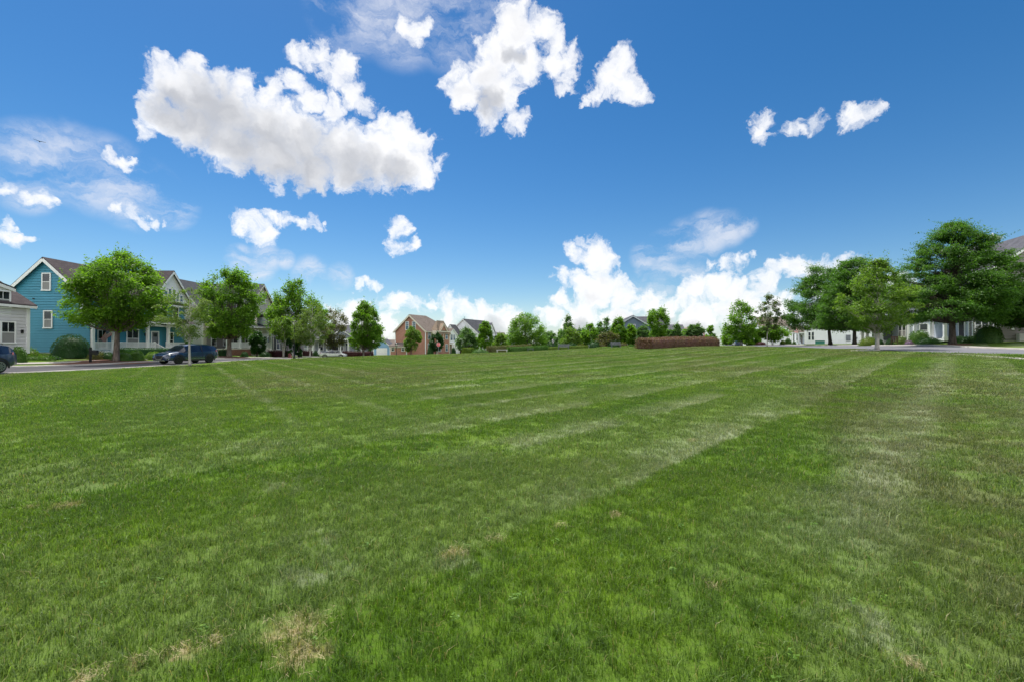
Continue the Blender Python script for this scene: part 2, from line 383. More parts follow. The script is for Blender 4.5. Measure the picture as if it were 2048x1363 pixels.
    for (sx, sy, r) in DRY_SPOTS:
        d = N(g, 'ShaderNodeVectorMath', operation='DISTANCE'); L(g, wn.outputs[0], d.inputs[0]); d.inputs[1].default_value = (sx + .17, sy + .17, 0)
        v = remap(g, d.outputs['Value'], r * 1.05, r * .15)
        m = v if m is None else math_(g, 'MAXIMUM', m, v)
    ms = math_(g, 'MULTIPLY', m, remap(g, n3, .35, .62, .12, .9))
    col = mixc(g, ms, col, (.33, .27, .14))
    L(g, col, go.inputs['Color']); L(g, ms, go.inputs['Dry'])
    return g

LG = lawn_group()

def ground_mat():
    m = bpy.data.materials.new('turf_ground'); nt = nodes_of(m)
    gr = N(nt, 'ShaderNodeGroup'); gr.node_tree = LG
    geo = N(nt, 'ShaderNodeNewGeometry')
    fine = noise(nt, geo.outputs['Position'], 28, 4, .7)
    c = mixc(nt, remap(nt, fine, .35, .7, 0, .32), gr.outputs[0], (.075, .075, .032))
    p = N(nt, 'ShaderNodeBsdfPrincipled', i_Roughness=.95); p.inputs['Specular IOR Level'].default_value = .1
    L(nt, c, p.inputs['Base Color'])
    b = N(nt, 'ShaderNodeBump'); b.inputs['Strength'].default_value = .8; b.inputs['Distance'].default_value = .05
    L(nt, noise(nt, geo.outputs['Position'], 14, 6, .7), b.inputs['Height']); L(nt, b.outputs[0], p.inputs['Normal'])
    out_surf(nt, p.outputs[0]); return m

def blade_mat():
    m = bpy.data.materials.new('grass_blade'); nt = nodes_of(m)
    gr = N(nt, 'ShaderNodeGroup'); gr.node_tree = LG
    geo = N(nt, 'ShaderNodeNewGeometry'); rnd = geo.outputs['Random Per Island']
    c = mixc(nt, 1.0, gr.outputs[0], N_rgb_ramp(nt, rnd, [(0, (.40, .48, .40)), (.5, (.95, .95, .95)), (.84, (1.45, 1.38, 1.1)), (1, (1.9, 1.8, 2.1))]), 'MULTIPLY')
    straw = math_(nt, 'GREATER_THAN', rnd, .972)
    c = mixc(nt, math_(nt, 'MULTIPLY', straw, .8), c, (.30, .23, .11))
    p = N(nt, 'ShaderNodeBsdfPrincipled', i_Roughness=.45); p.inputs['Specular IOR Level'].default_value = .32
    L(nt, c, p.inputs['Base Color'])
    tr = N(nt, 'ShaderNodeBsdfTranslucent'); L(nt, mixc(nt, 1.0, c, (1.3, 1.4, .7), 'MULTIPLY'), tr.inputs['Color'])
    mx = N(nt, 'ShaderNodeMixShader'); mx.inputs[0].default_value = .42
    L(nt, p.outputs[0], mx.inputs[1]); L(nt, tr.outputs[0], mx.inputs[2]); out_surf(nt, mx.outputs[0]); return m

def N_rgb_ramp(nt, fac, stops):
    r = N(nt, 'ShaderNodeValToRGB'); L(nt, fac, r.inputs[0]); e = r.color_ramp.elements
    e[0].position = stops[0][0]; e[0].color = (*stops[0][1], 1); e[1].position = stops[-1][0]; e[1].color = (*stops[-1][1], 1)
    for p, c in stops[1:-1]:
        k = e.new(p); k.color = (*c, 1)
    return r.outputs[0]

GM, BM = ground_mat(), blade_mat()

# ------------------------------------------------------------------ ground sheet
def axis(lo, hi, fine_lo, fine_hi, step, grow=1.35):
    a = list(np.arange(fine_lo, fine_hi + 1e-6, step)); s = step
    while a[-1] < hi: s *= grow; a.append(min(hi, a[-1] + s))
    s = step
    while a[0] > lo: s *= grow; a.insert(0, max(lo, a[0] - s))
    return np.array(a)

def grid_mesh(name, xs, ys, zf, mat):
    X, Y = np.meshgrid(xs, ys); Z = zf(X, Y)
    v = np.c_[X.ravel(), Y.ravel(), Z.ravel()]
    ny, nx = X.shape; i = np.arange(ny * nx).reshape(ny, nx)
    f = np.c_[i[:-1, :-1].ravel(), i[:-1, 1:].ravel(), i[1:, 1:].ravel(), i[1:, :-1].ravel()]
    return mesh_np(name, v, f, mat, True)

gx = axis(-3500, 3500, -75, 95, 1.0); gy = axis(-800, 3500, -12, 150, 1.0)
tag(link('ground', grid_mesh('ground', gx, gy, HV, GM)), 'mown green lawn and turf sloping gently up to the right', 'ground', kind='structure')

def strip(name, path, w0, w1, mat, label, cat, dz=.03, thick=0.0, kind='structure', step=1.5, n=3):
    """ribbon along path (list of x, y), from w0 to w1 metres to its right"""
    pts = []
    for (x0, y0), (x1, y1) in zip(path[:-1], path[1:]):
        k = max(1, int(math.hypot(x1 - x0, y1 - y0) / step))
        for i in range(k): pts.append((x0 + (x1 - x0) * i / k, y0 + (y1 - y0) * i / k))
    pts.append(path[-1]); pts = np.array(pts, float)
    d = np.gradient(pts, axis=0); d /= np.linalg.norm(d, axis=1)[:, None]; nr = np.c_[d[:, 1], -d[:, 0]]
    ws = np.linspace(w0, w1, n)
    X = pts[:, 0][:, None] + nr[:, 0][:, None] * ws; Y = pts[:, 1][:, None] + nr[:, 1][:, None] * ws
    Z = HV(X, Y) + dz
    if thick:
        k = X.shape[0]; X = np.c_[X[:, :1], X, X[:, -1:]]; Y = np.c_[Y[:, :1], Y, Y[:, -1:]]; Z = np.c_[Z[:, :1] - thick, Z, Z[:, -1:] - thick]
    v = np.c_[X.ravel(), Y.ravel(), Z.ravel()]
    a, b = X.shape; i = np.arange(a * b).reshape(a, b)
    f = np.c_[i[:-1, :-1].ravel(), i[:-1, 1:].ravel(), i[1:, 1:].ravel(), i[1:, :-1].ravel()]
    return tag(link(name, mesh_np(name, v, f, mat, not thick)), label, cat, kind=kind)

LP = [(0, 2), (0, 85)]
def lp(x): return [(x, 2), (x, 84)]
NK = [(-30.7, 4), (-30.7, 32), (-29.6, 38), (-28.2, 46), (-26.9, 54), (-26.2, 62), (-25.6, 84)]      # lawn edge of the left street
strip('road', NK, -5.6, -.45, M['asphalt'], 'dark asphalt street running past the teal house', 'road', .03)
strip('kerb', NK, -.5, 0, M['concrete'], 'pale concrete kerb between the lawn and the left street', 'kerb', .045, .2)
strip('kerb', NK, -6.2, -5.6, M['concrete'], 'pale concrete kerb in front of the left houses', 'kerb', .12, .2)
strip('pavement', NK, -9.9, -8.6, M['concrete'], 'concrete sidewalk in front of the teal house', 'pavement', .05)
strip('road', [(-75, 89.5), (-30, 89.5), (0, 90.5), (30, 91), (50, 89)], -3.3, 3.3, M['asphalt'], 'cross street behind the lawn where the white sedan stands', 'road', .034)
def rp(a, y0=4, y1=170): return [(a + .31 * y0, y0), (a + .31 * y1, y1)]
RK = [(33.6, 8), (32.5, 28.8), (31.9, 35), (33.6, 42), (37, 52), (46, 80), (66, 140), (76, 170)]      # lawn edge of the right street
strip('road', RK, 0, 7.0, M['asphalt_light'], 'worn grey street running along the right side of the lawn', 'road', .03)
strip('kerb', RK, 7.0, 7.6, M['concrete'], 'pale kerb below the big oak on the right street', 'kerb', .12, .2)
strip('pavement', [(19.45 + .31 * 6, 6), (26.9, 23.9), (30.3, 31.6)], 0, .75, M['concrete'], 'narrow concrete path edging the lawn at right', 'pavement', .035)

def disc(name, x, y, rx, ry, mat, label, cat, dz=.045, kind='stuff', n=40):
    a = np.linspace(0, 2 * np.pi, n, endpoint=False); v = [(x, y, H(x, y) + dz + .05)]
    for k, s in ((0, .55), (1, 1.0)):
        for t in a:
            r = s * (1 + .10 * math.sin(3 * t + x) + .07 * math.sin(7 * t + y))
            px, py = x + rx * r * math.cos(t), y + ry * r * math.sin(t)
            v.append((px, py, H(px, py) + (dz + .03 if k == 0 else .0)))
    f = []
    me = MB(); me.v = v
    for i in range(n):
        j = (i + 1) % n; me.f.append((0, 1 + i, 1 + j)); me.f.append((1 + i, 1 + n + i, 1 + n + j, 1 + j))
    return tag(me.build(name, mat, smooth=True), label, cat, kind=kind)

# ------------------------------------------------------------------ grass blades: tiles of blades spread over the lawn with a geometry node tree
def tile_mesh(name, size, n, h, w, rng, lean=.5):
    x, y = rng.uniform(-size / 2, size / 2, n), rng.uniform(-size / 2, size / 2, n)
    # tufts: pull blades towards random tuft centres
    nc = max(6, n // 18); c = rng.uniform(-size / 2, size / 2, (nc, 2)); k = rng.integers(0, nc, n); q = rng.random(n) < .6
    sp = size / math.sqrt(nc) * .33
    x = np.where(q, c[k, 0] + rng.normal(0, sp, n), x); y = np.where(q, c[k, 1] + rng.normal(0, sp, n), y)
    hh = h * rng.lognormal(0, .32, n) * np.where(q, 1.1, .9); ww = w * rng.uniform(.6, 1.3, n)
    az = rng.uniform(0, 2 * np.pi, n); la = np.abs(rng.normal(0, lean, n)) + .12
    dx, dy = np.cos(az), np.sin(az); sx, sy = -dy, dx
    tw = rng.uniform(-.9, .9, n); wx = sx * np.cos(tw) + dx * np.sin(tw); wy = sy * np.cos(tw) + dy * np.sin(tw)
    m_h, m_o = hh * .55, hh * .55 * la * .55; t_h, t_o = hh * np.clip(1 - la * .35, .25, 1), hh * la * 1.15
    z0 = np.full(n, -.006)
    def pt(o, z, s): return np.c_[x + dx * o + wx * s, y + dy * o + wy * s, z]
    V = np.stack([pt(0 * x, z0, -ww / 2), pt(0 * x, z0, ww / 2), pt(m_o, m_h, ww * .42), pt(m_o, m_h, -ww * .42), pt(t_o, t_h, 0 * ww + .0002), pt(t_o, t_h, 0 * ww - .0002)], 1)
    b = (np.arange(n) * 6)[:, None]
    Fq = np.concatenate([b + np.array([0, 1, 2, 3]), b + np.array([3, 2, 4, 5])], 0)
    return mesh_np(name, V.reshape(-1, 3), Fq, BM, False)

def grass():
    rng = np.random.default_rng(11)
    tiles = bpy.data.collections.new('grass_tiles')
    specs = [(.5, 1900, .044, .0038), (1.0, 2900, .044, .0064), (2.4, 4200, .048, .013), (5.0, 5200, .058, .030)]
    nv = 3; k = 0
    for si, (size, n, h, w) in enumerate(specs):
        for v in range(nv):
            me = tile_mesh('grass_blades', size * 1.22, n, h, w, rng)
            o = bpy.data.objects.new('t%02d' % k, me); tiles.objects.link(o); k += 1
    rings = [(1.0, 6.5), (6.5, 17), (17, 44), (44, 84)]
    P, RT, ID, SC = [], [], [], []
    for si, ((r0, r1), (size, n, h, w)) in enumerate(zip(rings, specs)):
        m = int(r1 / size * 1.15) + 3
        ii, jj = np.meshgrid(np.arange(-m, m + 1), np.arange(-m, m + 1))
        gu, gv = (ii.ravel() + .5) * size * .93 + rng.normal(0, .06, ii.size) * size, (jj.ravel() + .5) * size * .93 + rng.normal(0, .06, ii.size) * size
        ca, sa = math.cos(.55 + .4 * si), math.sin(.55 + .4 * si); x, y = gu * ca - gv * sa, gu * sa + gv * ca
        d = np.hypot(x, y); ang = np.degrees(np.abs(np.arctan2(x, y)))
        dd = d + rng.uniform(-.35, .35, d.size) * size
        ok = (dd >= r0 - size * .75) & (dd < r1 + size * .3) & ((ang < 62) & (y > -.5) | (d < 17) & (y > -2.5))
        if si == 0: ok |= (d < r1) & (y > 0) & (d < 2.2)
        # keep off the streets, kerbs and paths, and within the green
        nk = np.interp(y, [p[1] for p in NK], [p[0] for p in NK]); rk = np.interp(y, [p[1] for p in RK], [p[0] for p in RK]); ok &= (x - size * .42 > nk) & (x + size * .42 < rk) & (y < 84)
        x, y = x[ok], y[ok]
        z = HV(x, y); e = .5
        gxx = (HV(x + e, y) - HV(x - e, y)) / (2 * e); gyy = (HV(x, y + e) - HV(x, y - e)) / (2 * e)
        yaw = rng.uniform(0, 6.283, x.size)
        for a, b_, c, sx, sy, ya in zip(x, y, z, gxx, gyy, yaw):
            nrm = Vector((-sx, -sy, 1)).normalized()
            q = Vector((0, 0, 1)).rotation_difference(nrm) @ Matrix.Rotation(ya, 3, 'Z').to_quaternion()
            P.append((a, b_, c)); RT.append(tuple(q.to_euler())); ID.append(si * nv + int(rng.integers(0, nv)))
    P = np.array(P, np.float32)
    me = bpy.data.meshes.new('grass'); me.vertices.add(len(P)); me.vertices.foreach_set('co', P.ravel())
    at = me.attributes.new('tile_rotation', 'FLOAT_VECTOR', 'POINT'); at.data.foreach_set('vector', np.array(RT, np.float32).ravel())
    at = me.attributes.new('tile_index', 'INT', 'POINT'); at.data.foreach_set('value', np.array(ID, np.int32))
    me.materials.append(BM)
    o = tag(link('grass', me), 'short green grass blades covering the wide mown lawn', 'grass', kind='stuff')
    ng = bpy.data.node_groups.new('spread_grass', 'GeometryNodeTree')
    ng.interface.new_socket('Geometry', in_out='INPUT', socket_type='NodeSocketGeometry')
    ng.interface.new_socket('Geometry', in_out='OUTPUT', socket_type='NodeSocketGeometry')
    gi, go = ng.nodes.new('NodeGroupInput'), ng.nodes.new('NodeGroupOutput')
    ci = ng.nodes.new('GeometryNodeCollectionInfo'); ci.inputs['Collection'].default_value = tiles
    ci.inputs['Separate Children'].default_value = True; ci.inputs['Reset Children'].default_value = True
    ip = ng.nodes.new('GeometryNodeInstanceOnPoints'); ip.inputs['Pick Instance'].default_value = True
    ra = ng.nodes.new('GeometryNodeInputNamedAttribute'); ra.data_type = 'FLOAT_VECTOR'; ra.inputs['Name'].default_value = 'tile_rotation'
    ia = ng.nodes.new('GeometryNodeInputNamedAttribute'); ia.data_type = 'INT'; ia.inputs['Name'].default_value = 'tile_index'
    er = ng.nodes.new('FunctionNodeEulerToRotation')
    ng.links.new(gi.outputs[0], ip.inputs['Points']); ng.links.new(ci.outputs[0], ip.inputs['Instance'])
    ng.links.new(ra.outputs['Attribute'], er.inputs[0]); ng.links.new(er.outputs[0], ip.inputs['Rotation'])
    ng.links.new(ia.outputs['Attribute'], ip.inputs['Instance Index']); ng.links.new(ip.outputs[0], go.inputs[0])
    md = o.modifiers.new('spread_grass', 'NODES'); md.node_group = ng
    return len(P)
grass()

# loose dead straw lying in the clipping lines
def straw():
    rng = np.random.default_rng(5); V = []; Fc = []
    for (sx, sy, r) in DRY_SPOTS:
        n = int(800 * r)
        for _ in range(n):
            x, y = sx + rng.normal(0, r * .5), sy + rng.normal(0, r * .42); z = H(x, y) + rng.uniform(.006, .040)
            a = rng.uniform(0, 6.28); l = rng.uniform(.02, .055); w = .0015
            dx, dy = math.cos(a) * l / 2, math.sin(a) * l / 2; t = rng.uniform(-.012, .012); b = len(V)
            V += [(x - dx - dy * w / l, y - dy + dx * w / l, z - t), (x - dx + dy * w / l, y - dy - dx * w / l, z - t), (x + dx, y + dy, z + t), (x + dx - dy * w / l, y + dy + dx * w / l, z + t + .001)]
            Fc.append((b, b + 1, b + 2, b + 3))
    tag(link('dry_straw', mesh_np('dry_straw', np.array(V), np.array(Fc), plain('dead_straw', (.40, .33, .19), .8, .25, 20))), 'pale dead straw and clippings lying in spots on the near lawn', 'straw', kind='stuff')
straw()

def weeds():
    """little broad leaved weeds in the near turf"""
    rng = np.random.default_rng(21); V = []; Fc = []
    spots = [(.03, 2.95, .05)] + [(rng.uniform(-5, 6), rng.uniform(2.0, 8.5), rng.uniform(.008, .03)) for _ in range(110)]
    for (sx, sy, r) in spots:
        for _ in range(int(4 + 420 * r)):
            a, q = rng.uniform(0, 6.283), r * math.sqrt(rng.random()); x, y = sx + q * math.cos(a), sy + q * math.sin(a); z = H(x, y) + rng.uniform(.02, .062)
            l = rng.uniform(.006, .014); b = len(V); t = rng.uniform(0, 6.283); c, s_ = math.cos(t) * l, math.sin(t) * l; e = rng.uniform(-.3, .3) * l
            V += [(x - c, y - s_, z), (x + s_ * .8, y - c * .8, z + e), (x + c, y + s_, z + .2 * l), (x - s_ * .8, y + c * .8, z - e)]; Fc.append((b, b + 1, b + 2, b + 3))
    tag(link('weeds', mesh_np('weeds', np.array(V), np.array(Fc), leaf_mat('clover_leaves', (.075, .16, .02), (.11, .21, .025), (.15, .25, .03), .4))), 'small clover and broad leaved weeds in the near turf', 'weeds', kind='stuff')
weeds()
# ------------------------------------------------------------------ trees and shrubs
LEAF_GAIN = 2.3
PROF = {  # crown radius along its height (0 bottom .. 1 top)
    'maple': ([0, .08, .22, .45, .7, .88, 1], [.45, .78, .97, 1, .84, .52, .12]),
    'oval': ([0, .1, .3, .55, .8, 1], [.35, .72, 1, .92, .58, .10]),
    'vase': ([0, .12, .35, .6, .82, 1], [.30, .55, .88, 1, .78, .22]),
    'oak': ([0, .06, .16, .32, .55, .75, .90, 1], [.74, .94, 1, .95, .79, .55, .32, .06]),
    'pyramid': ([0, .1, .3, .6, 1], [.6, 1, .84, .48, .05]),
    'weep': ([0, .12, .35, .6, .85, 1], [.80, .95, 1, .92, .62, .16]),
    'column': ([0, .12, .4, .75, 1], [.6, .95, 1, .72, .08]),
}

def leaves(rng, P, A, Nn, Ln, Wd):
    """diamond leaves at P along A with normal Nn"""
    A = A / (np.linalg.norm(A, axis=1)[:, None] + 1e-9)
    B = np.cross(Nn, A); B /= (np.linalg.norm(B, axis=1)[:, None] + 1e-9)
    Ln, Wd = Ln[:, None], Wd[:, None]
    tip = P + A * Ln; tip[:, 2] -= .12 * Ln[:, 0]
    mid = P + A * Ln * .5
    V = np.stack([P, mid + B * Wd / 2, tip, mid - B * Wd / 2], 1).reshape(-1, 3)
    return V, np.arange(len(V)).reshape(-1, 4)

def unit(rng, n):
    v = rng.normal(0, 1, (n, 3)); return v / np.linalg.norm(v, axis=1)[:, None]

def make_tree(name, label, px, d, top, cl, cr, cb, species, leaf, barkm, nclust=90, nleaf=7000, lsize=.2, flat=.75, droop=.1, density=1.0,
              trunks=1, tr=None, low_limbs=False, base=None, group='street trees', cat='tree', seed=None, clus=.22, lean=0.0, asp=.55, jag=.25):
    """crown spans picture columns cl..cr and rows top..cb at distance d"""
    rng = np.random.default_rng(seed if seed is not None else int(px * 13 + d))
    nleaf = int(nleaf * LEAF_GAIN * density)
    x = PX(px, d); z0 = H(x, d) if base is None else base
    zt, zb = PZ(top, d), PZ(cb, d)
    Rw = (cr - cl) / F * d / 2; cxo = PX((cl + cr) / 2, d) - x
    h0, h1 = zb - z0, zt - z0; hc = h1 - h0
    root = tag(empty(name, (x, d, z0)), label, cat, group)
    ts, rs = PROF[species]
    ph = rng.uniform(0, 6.28, 6)
    # cluster centres inside the crown
    C = []
    while len(C) < nclust:
        t = rng.random(); p = np.interp(t, ts, rs)
        if rng.random() > p * .9 + .1: continue
        a = rng.uniform(0, 6.283); e = .94 + jag * .6 * (.5 * math.sin(2 * a + ph[0] + 4 * t) + .35 * math.sin(3 * a + ph[1] - 7 * t) + .3 * math.sin(5 * a + 9 * t + ph[2]))
        u = .30 + .70 * math.sqrt(rng.random()); rho = Rw * p * e * u * (1 - clus * .75)
        C.append((cxo * min(1, t * 2.5) + rho * math.cos(a), rho * math.sin(a), h0 + hc * (t * .97 + .01) - droop * hc * .5 * (u ** 2) * p * .6, a, u))
    C = np.array(C)
    k = rng.integers(0, nclust, nleaf)
    rc = Rw * clus * rng.uniform(.65, 1.25, nclust)
    off = rng.normal(0, 1, (nleaf, 3)); off *= (np.abs(rng.normal(.75, .3, nleaf)) / (np.linalg.norm(off, axis=1) + 1e-9))[:, None]
    P = C[k, :3] + off * rc[k][:, None] * np.array([1, 1, flat])
    out = np.c_[P[:, 0] - cxo * .8, P[:, 1], np.zeros(nleaf)]; out /= (np.linalg.norm(out, axis=1)[:, None] + 1e-6)
    A = out * 1.0 + unit(rng, nleaf) * .9 + np.array([0, 0, -droop * 2.2])
    Nn = np.array([0, 0, 1.0]) + unit(rng, nleaf) * .85 + out * .25
    Ln = lsize * rng.uniform(.6, 1.35, nleaf); Wd = Ln * asp * rng.uniform(.75, 1.2, nleaf)
    # upright shoots poking out of the outline
    ns = int(nclust * .35)
    if ns > 6 and species in ('maple', 'oval', 'vase', 'pyramid', 'oak'):
        oak = species == 'oak'; ns = int(ns * (2.2 if oak else 1)); si = rng.choice(nclust, ns, replace=False); m = 26 if oak else 12
        q = np.tile(np.linspace(.2, 1.0, m), ns); b0 = np.repeat(C[si, :3], m, 0); ln = np.repeat(rng.uniform(.10, .2, ns) * hc, m)
        ou = 1.15 if oak else .35; dr = np.repeat(np.c_[np.cos(C[si, 3]) * ou, np.sin(C[si, 3]) * ou, rng.uniform(.05, .6, ns) if oak else np.ones(ns)], m, 0)
        if oak: ln = ln * .85
        P2 = b0 + dr * (q * ln)[:, None] + rng.normal(0, lsize * .25, (ns * m, 3))
        P = np.r_[P, P2]; A = np.r_[A, unit(rng, ns * m) + np.array([0, 0, .4])]; Nn = np.r_[Nn, np.array([0, 0, 1.0]) + unit(rng, ns * m) * .9]
        L2 = lsize * rng.uniform(.6, 1.1, ns * m); Ln = np.r_[Ln, L2]; Wd = np.r_[Wd, L2 * asp]
    V, Fc = leaves(rng, P, A, Nn, Ln, Wd)
    link('crown', mesh_np('crown', V, Fc, leaf), root)
    # trunk and limbs
    mb = MB(); r0 = tr if tr else max(.05, .022 * h1 + .02 * Rw)
    if trunks == 1:
        hp = [0, .04, .12, .3, .5, .7, .92]; pts = []
        for q in hp:
            wv = .018 * h1 * q
            pts.append((lean * q * h1 + cxo * .7 * q + wv * math.sin(5 * q + ph[3]), wv * math.cos(4 * q + ph[4]), h1 * q - (.15 if q == 0 else 0)))
        rad = [r0 * 1.55, r0 * 1.12, r0 * .95, r0 * .78, r0 * .52, r0 * .3, r0 * .07]
        mb.tube(pts, rad, 9)
        stems = [np.array(pts)]
    else:
        stems = []
        for i in range(trunks):
            a = i * 6.283 / trunks + ph[3]; sp = Rw * .42
            pts = [(.06 * math.cos(a) * trunks * .5, .06 * math.sin(a) * trunks * .5, -.12)] + [
                (sp * q ** 1.1 * math.cos(a + .4 * q) + cxo * q, sp * q ** 1.1 * math.sin(a + .4 * q), h1 * q) for q in (.12, .3, .5, .7, .88)]
            mb.tube(pts, [r0 * x_ for x_ in (.75, .62, .52, .4, .25, .06)], 7); stems.append(np.array(pts))
    for i in range(nclust):
        c = C[i, :3]; st = stems[i % len(stems)]
        if low_limbs: za = h0 * .82 + (c[2] - h0) * .12
        else: za = max(h0 * .86, c[2] - math.hypot(c[0], c[1]) * (.55 if species != 'oak' else .12) - .1 * hc)
        za = min(za, h1 * .86)
        s = [np.interp(za, st[:, 2], st[:, j]) for j in range(2)]
        p0 = Vector((s[0], s[1], za)); p1 = Vector(c)
        if (p1 - p0).length < .25: continue
        mid = p0.lerp(p1, .5) + Vector((0, 0, (.10 if low_limbs else .04) * (p1 - p0).length * (-1 if low_limbs else 1)))
        rr = max(.012, r0 * (.30 if low_limbs else .2) * (1 - .5 * (za / h1)))
        mb.tube([p0, mid, p1], [rr, rr * .6, rr * .15], 4, False)
    mb.build('trunk', barkm, root, smooth=True)
    return root

def shrub_mesh(rng, rx, ry, h, n, ls, e=1.0, rough=.10, asp=.6, flower=None):
    """mound of leaves over a leafy core; e < 1 squares the shape"""
    th = rng.uniform(0, 6.283, n); ph = np.arccos(rng.uniform(-.12, 1, n))
    def pw(v): return np.sign(v) * np.abs(v) ** e
    dx, dy, dz = pw(np.sin(ph)) * pw(np.cos(th)), pw(np.sin(ph)) * pw(np.sin(th)), pw(np.cos(ph))
    f = rng.uniform(0, 6.28, 4)
    bump = 1 + rough * (.5 * np.sin(3 * th + f[0] + 4 * ph) + .5 * np.sin(7 * th + f[1] - 6 * ph) + .4 * np.sin(13 * th + 11 * ph + f[2])) + rng.normal(0, rough * .35, n) - np.abs(rng.normal(0, .05, n))
    P = np.c_[rx * dx * bump, ry * dy * bump, np.maximum(.01, h * dz * bump)]
    nr = np.c_[dx / rx, dy / ry, dz / h]; nr /= np.linalg.norm(nr, axis=1)[:, None]
    A = nr * .7 + unit(rng, n) * .8 + np.array([0, 0, .25]); Nn = nr + unit(rng, n) * .7
    Ln = ls * rng.uniform(.6, 1.35, n)
    V, Fc = leaves(rng, P - A * Ln[:, None] * .3, A, Nn, Ln, Ln * asp)
    # core
    a, b = 20, 8; cv = []; cf = []
    for j in range(b + 1):
        p = math.pi / 2 * j / b
        for i in range(a):
            t = 2 * math.pi * i / a
            q = lambda v: math.copysign(abs(v) ** e, v)
            cv.append((rx * .88 * q(math.sin(p)) * q(math.cos(t)), ry * .88 * q(math.sin(p)) * q(math.sin(t)), h * .88 * q(math.cos(p)) - .02))
    nb = len(V)
    for j in range(b):
        for i in range(a):
            cf.append((nb + j * a + i, nb + (j + 1) * a + i, nb + (j + 1) * a + (i + 1) % a, nb + j * a + (i + 1) % a))
    return np.r_[V, np.array(cv)], np.r_[Fc, np.array(cf)]

def shrub(name, label, px, d, wpx, top, leaf, n=1400, ls=.11, e=1.0, rough=.10, depth=1.0, cat='shrub', group=None, base=None, rz=0.0, asp=.6, hmul=1.0):
    rng = np.random.default_rng(int(px * 7 + d * 3 + top))
    x = PX(px, d); z = H(x, d) if base is None else base
    rx = wpx / F * d / 2; h = max(.25, (PZ(top, d) - z)) * hmul
    V, Fc = shrub_mesh(rng, rx, rx * depth, h, n, ls, e, rough, asp)
    o = link(name, mesh_np(name, V, Fc, leaf), None, (x, d, z - .03), rz)
    return tag(o, label, cat, group)

def hedge(name, label, p0, p1, width, h, leaf, n=6000, ls=.10, rough=.05, group='clipped hedges', hend=None):
    """clipped hedge along p0 -> p1 following the ground"""
    rng = np.random.default_rng(int(abs(p0[0]) * 31 + p0[1] * 7))
    Ln_ = math.hypot(p1[0] - p0[0], p1[1] - p0[1]); ux, uy = (p1[0] - p0[0]) / Ln_, (p1[1] - p0[1]) / Ln_
    per = 2 * h + width; u = rng.uniform(0, Ln_, n); s = rng.uniform(0, per, n)
    hh = h if hend is None else h + (hend - h) * u / Ln_
    cap = rng.random(n) < (width * 1.2) / (Ln_ + width); end = rng.random(n) < .5
    v = np.where(s < h, -width / 2, np.where(s < h + width, s - h - width / 2, width / 2)); z = np.where(s < h, s, np.where(s < h + width, h, per - s)) / h * hh
    nv = np.where(s < h, -1, np.where(s < h + width, 0, 1)); nz = np.where((s >= h) & (s < h + width), 1.0, 0.1); nu = np.zeros(n)
    v = np.where(cap, rng.uniform(-width / 2, width / 2, n), v); z = np.where(cap, rng.uniform(0, 1, n) * hh, z)
    u = np.where(cap, np.where(end, 0, Ln_), u); nu = np.where(cap, np.where(end, -1, 1), 0); nv = np.where(cap, 0, nv); nz = np.where(cap, .1, nz)
    # rounded shoulders and lumps
    k = np.clip((z / hh - .8) / .2, 0, 1); v = v * (1 - .12 * k ** 2)
    lump = rough * (np.sin(u * 2.1) + .7 * np.sin(u * 4.7 + 1) + .6 * np.sin(u * 9 + z * 5)) + rng.normal(0, rough * .6, n)
    z = np.maximum(.01, z * (1 + lump * .55)); v = v + nv * lump * .7; u = u + nu * lump
    X = p0[0] + ux * u - uy * v; Y = p0[1] + uy * u + ux * v; G = HV(X, Y)
    nr = np.c_[ux * nu - uy * nv, uy * nu + ux * nv, nz]
    P = np.c_[X, Y, G + z]; A = nr * .7 + unit(rng, n) * .8 + np.array([0, 0, .2]); Nn = nr + unit(rng, n) * .7
    L_ = ls * rng.uniform(.6, 1.35, n); V, Fc = leaves(rng, P - A * L_[:, None] * .3, A, Nn, L_, L_ * .6)
    # core
    m = max(2, int(Ln_ / 1.0)); cv = []; cf = []; nb = len(V)
    for i in range(m + 1):
        q = .12 + (Ln_ - .24) * i / m; hq = (h if hend is None else h + (hend - h) * i / m) * .92
        for vv, zz in ((-.44, -.05), (-.44, hq * .93), (-.36, hq), (.36, hq), (.44, hq * .93), (.44, -.05)):
            X0 = p0[0] + ux * q - uy * vv * width; Y0 = p0[1] + uy * q + ux * vv * width; cv.append((X0, Y0, H(X0, Y0) + zz))
    for i in range(m):
        for j in range(5): cf.append((nb + i * 6 + j, nb + i * 6 + j + 1, nb + (i + 1) * 6 + j + 1, nb + (i + 1) * 6 + j))
    for i in (0, m): cf += [(nb + i * 6, nb + i * 6 + 1, nb + i * 6 + 4, nb + i * 6 + 5), (nb + i * 6 + 1, nb + i * 6 + 2, nb + i * 6 + 3, nb + i * 6 + 4)]
    cx, cy_ = (p0[0] + p1[0]) / 2, (p0[1] + p1[1]) / 2; cz = H(cx, cy_); org = np.array([cx, cy_, cz])
    o = link(name, mesh_np(name, np.r_[V, np.array(cv)] - org, np.r_[Fc, np.array(cf)], leaf), None, tuple(org))
    return tag(o, label, 'hedge', group)

T = make_tree
lm, lo, lpale, lsp, lb, lbz, ld = M['leaf_maple'], M['leaf_oak'], M['leaf_pale'], M['leaf_sparse'], M['leaf_blue'], M['leaf_bronze'], M['leaf_dark']
bk, bd, bp = M['bark'], M['bark_dark'], M['bark_pale']
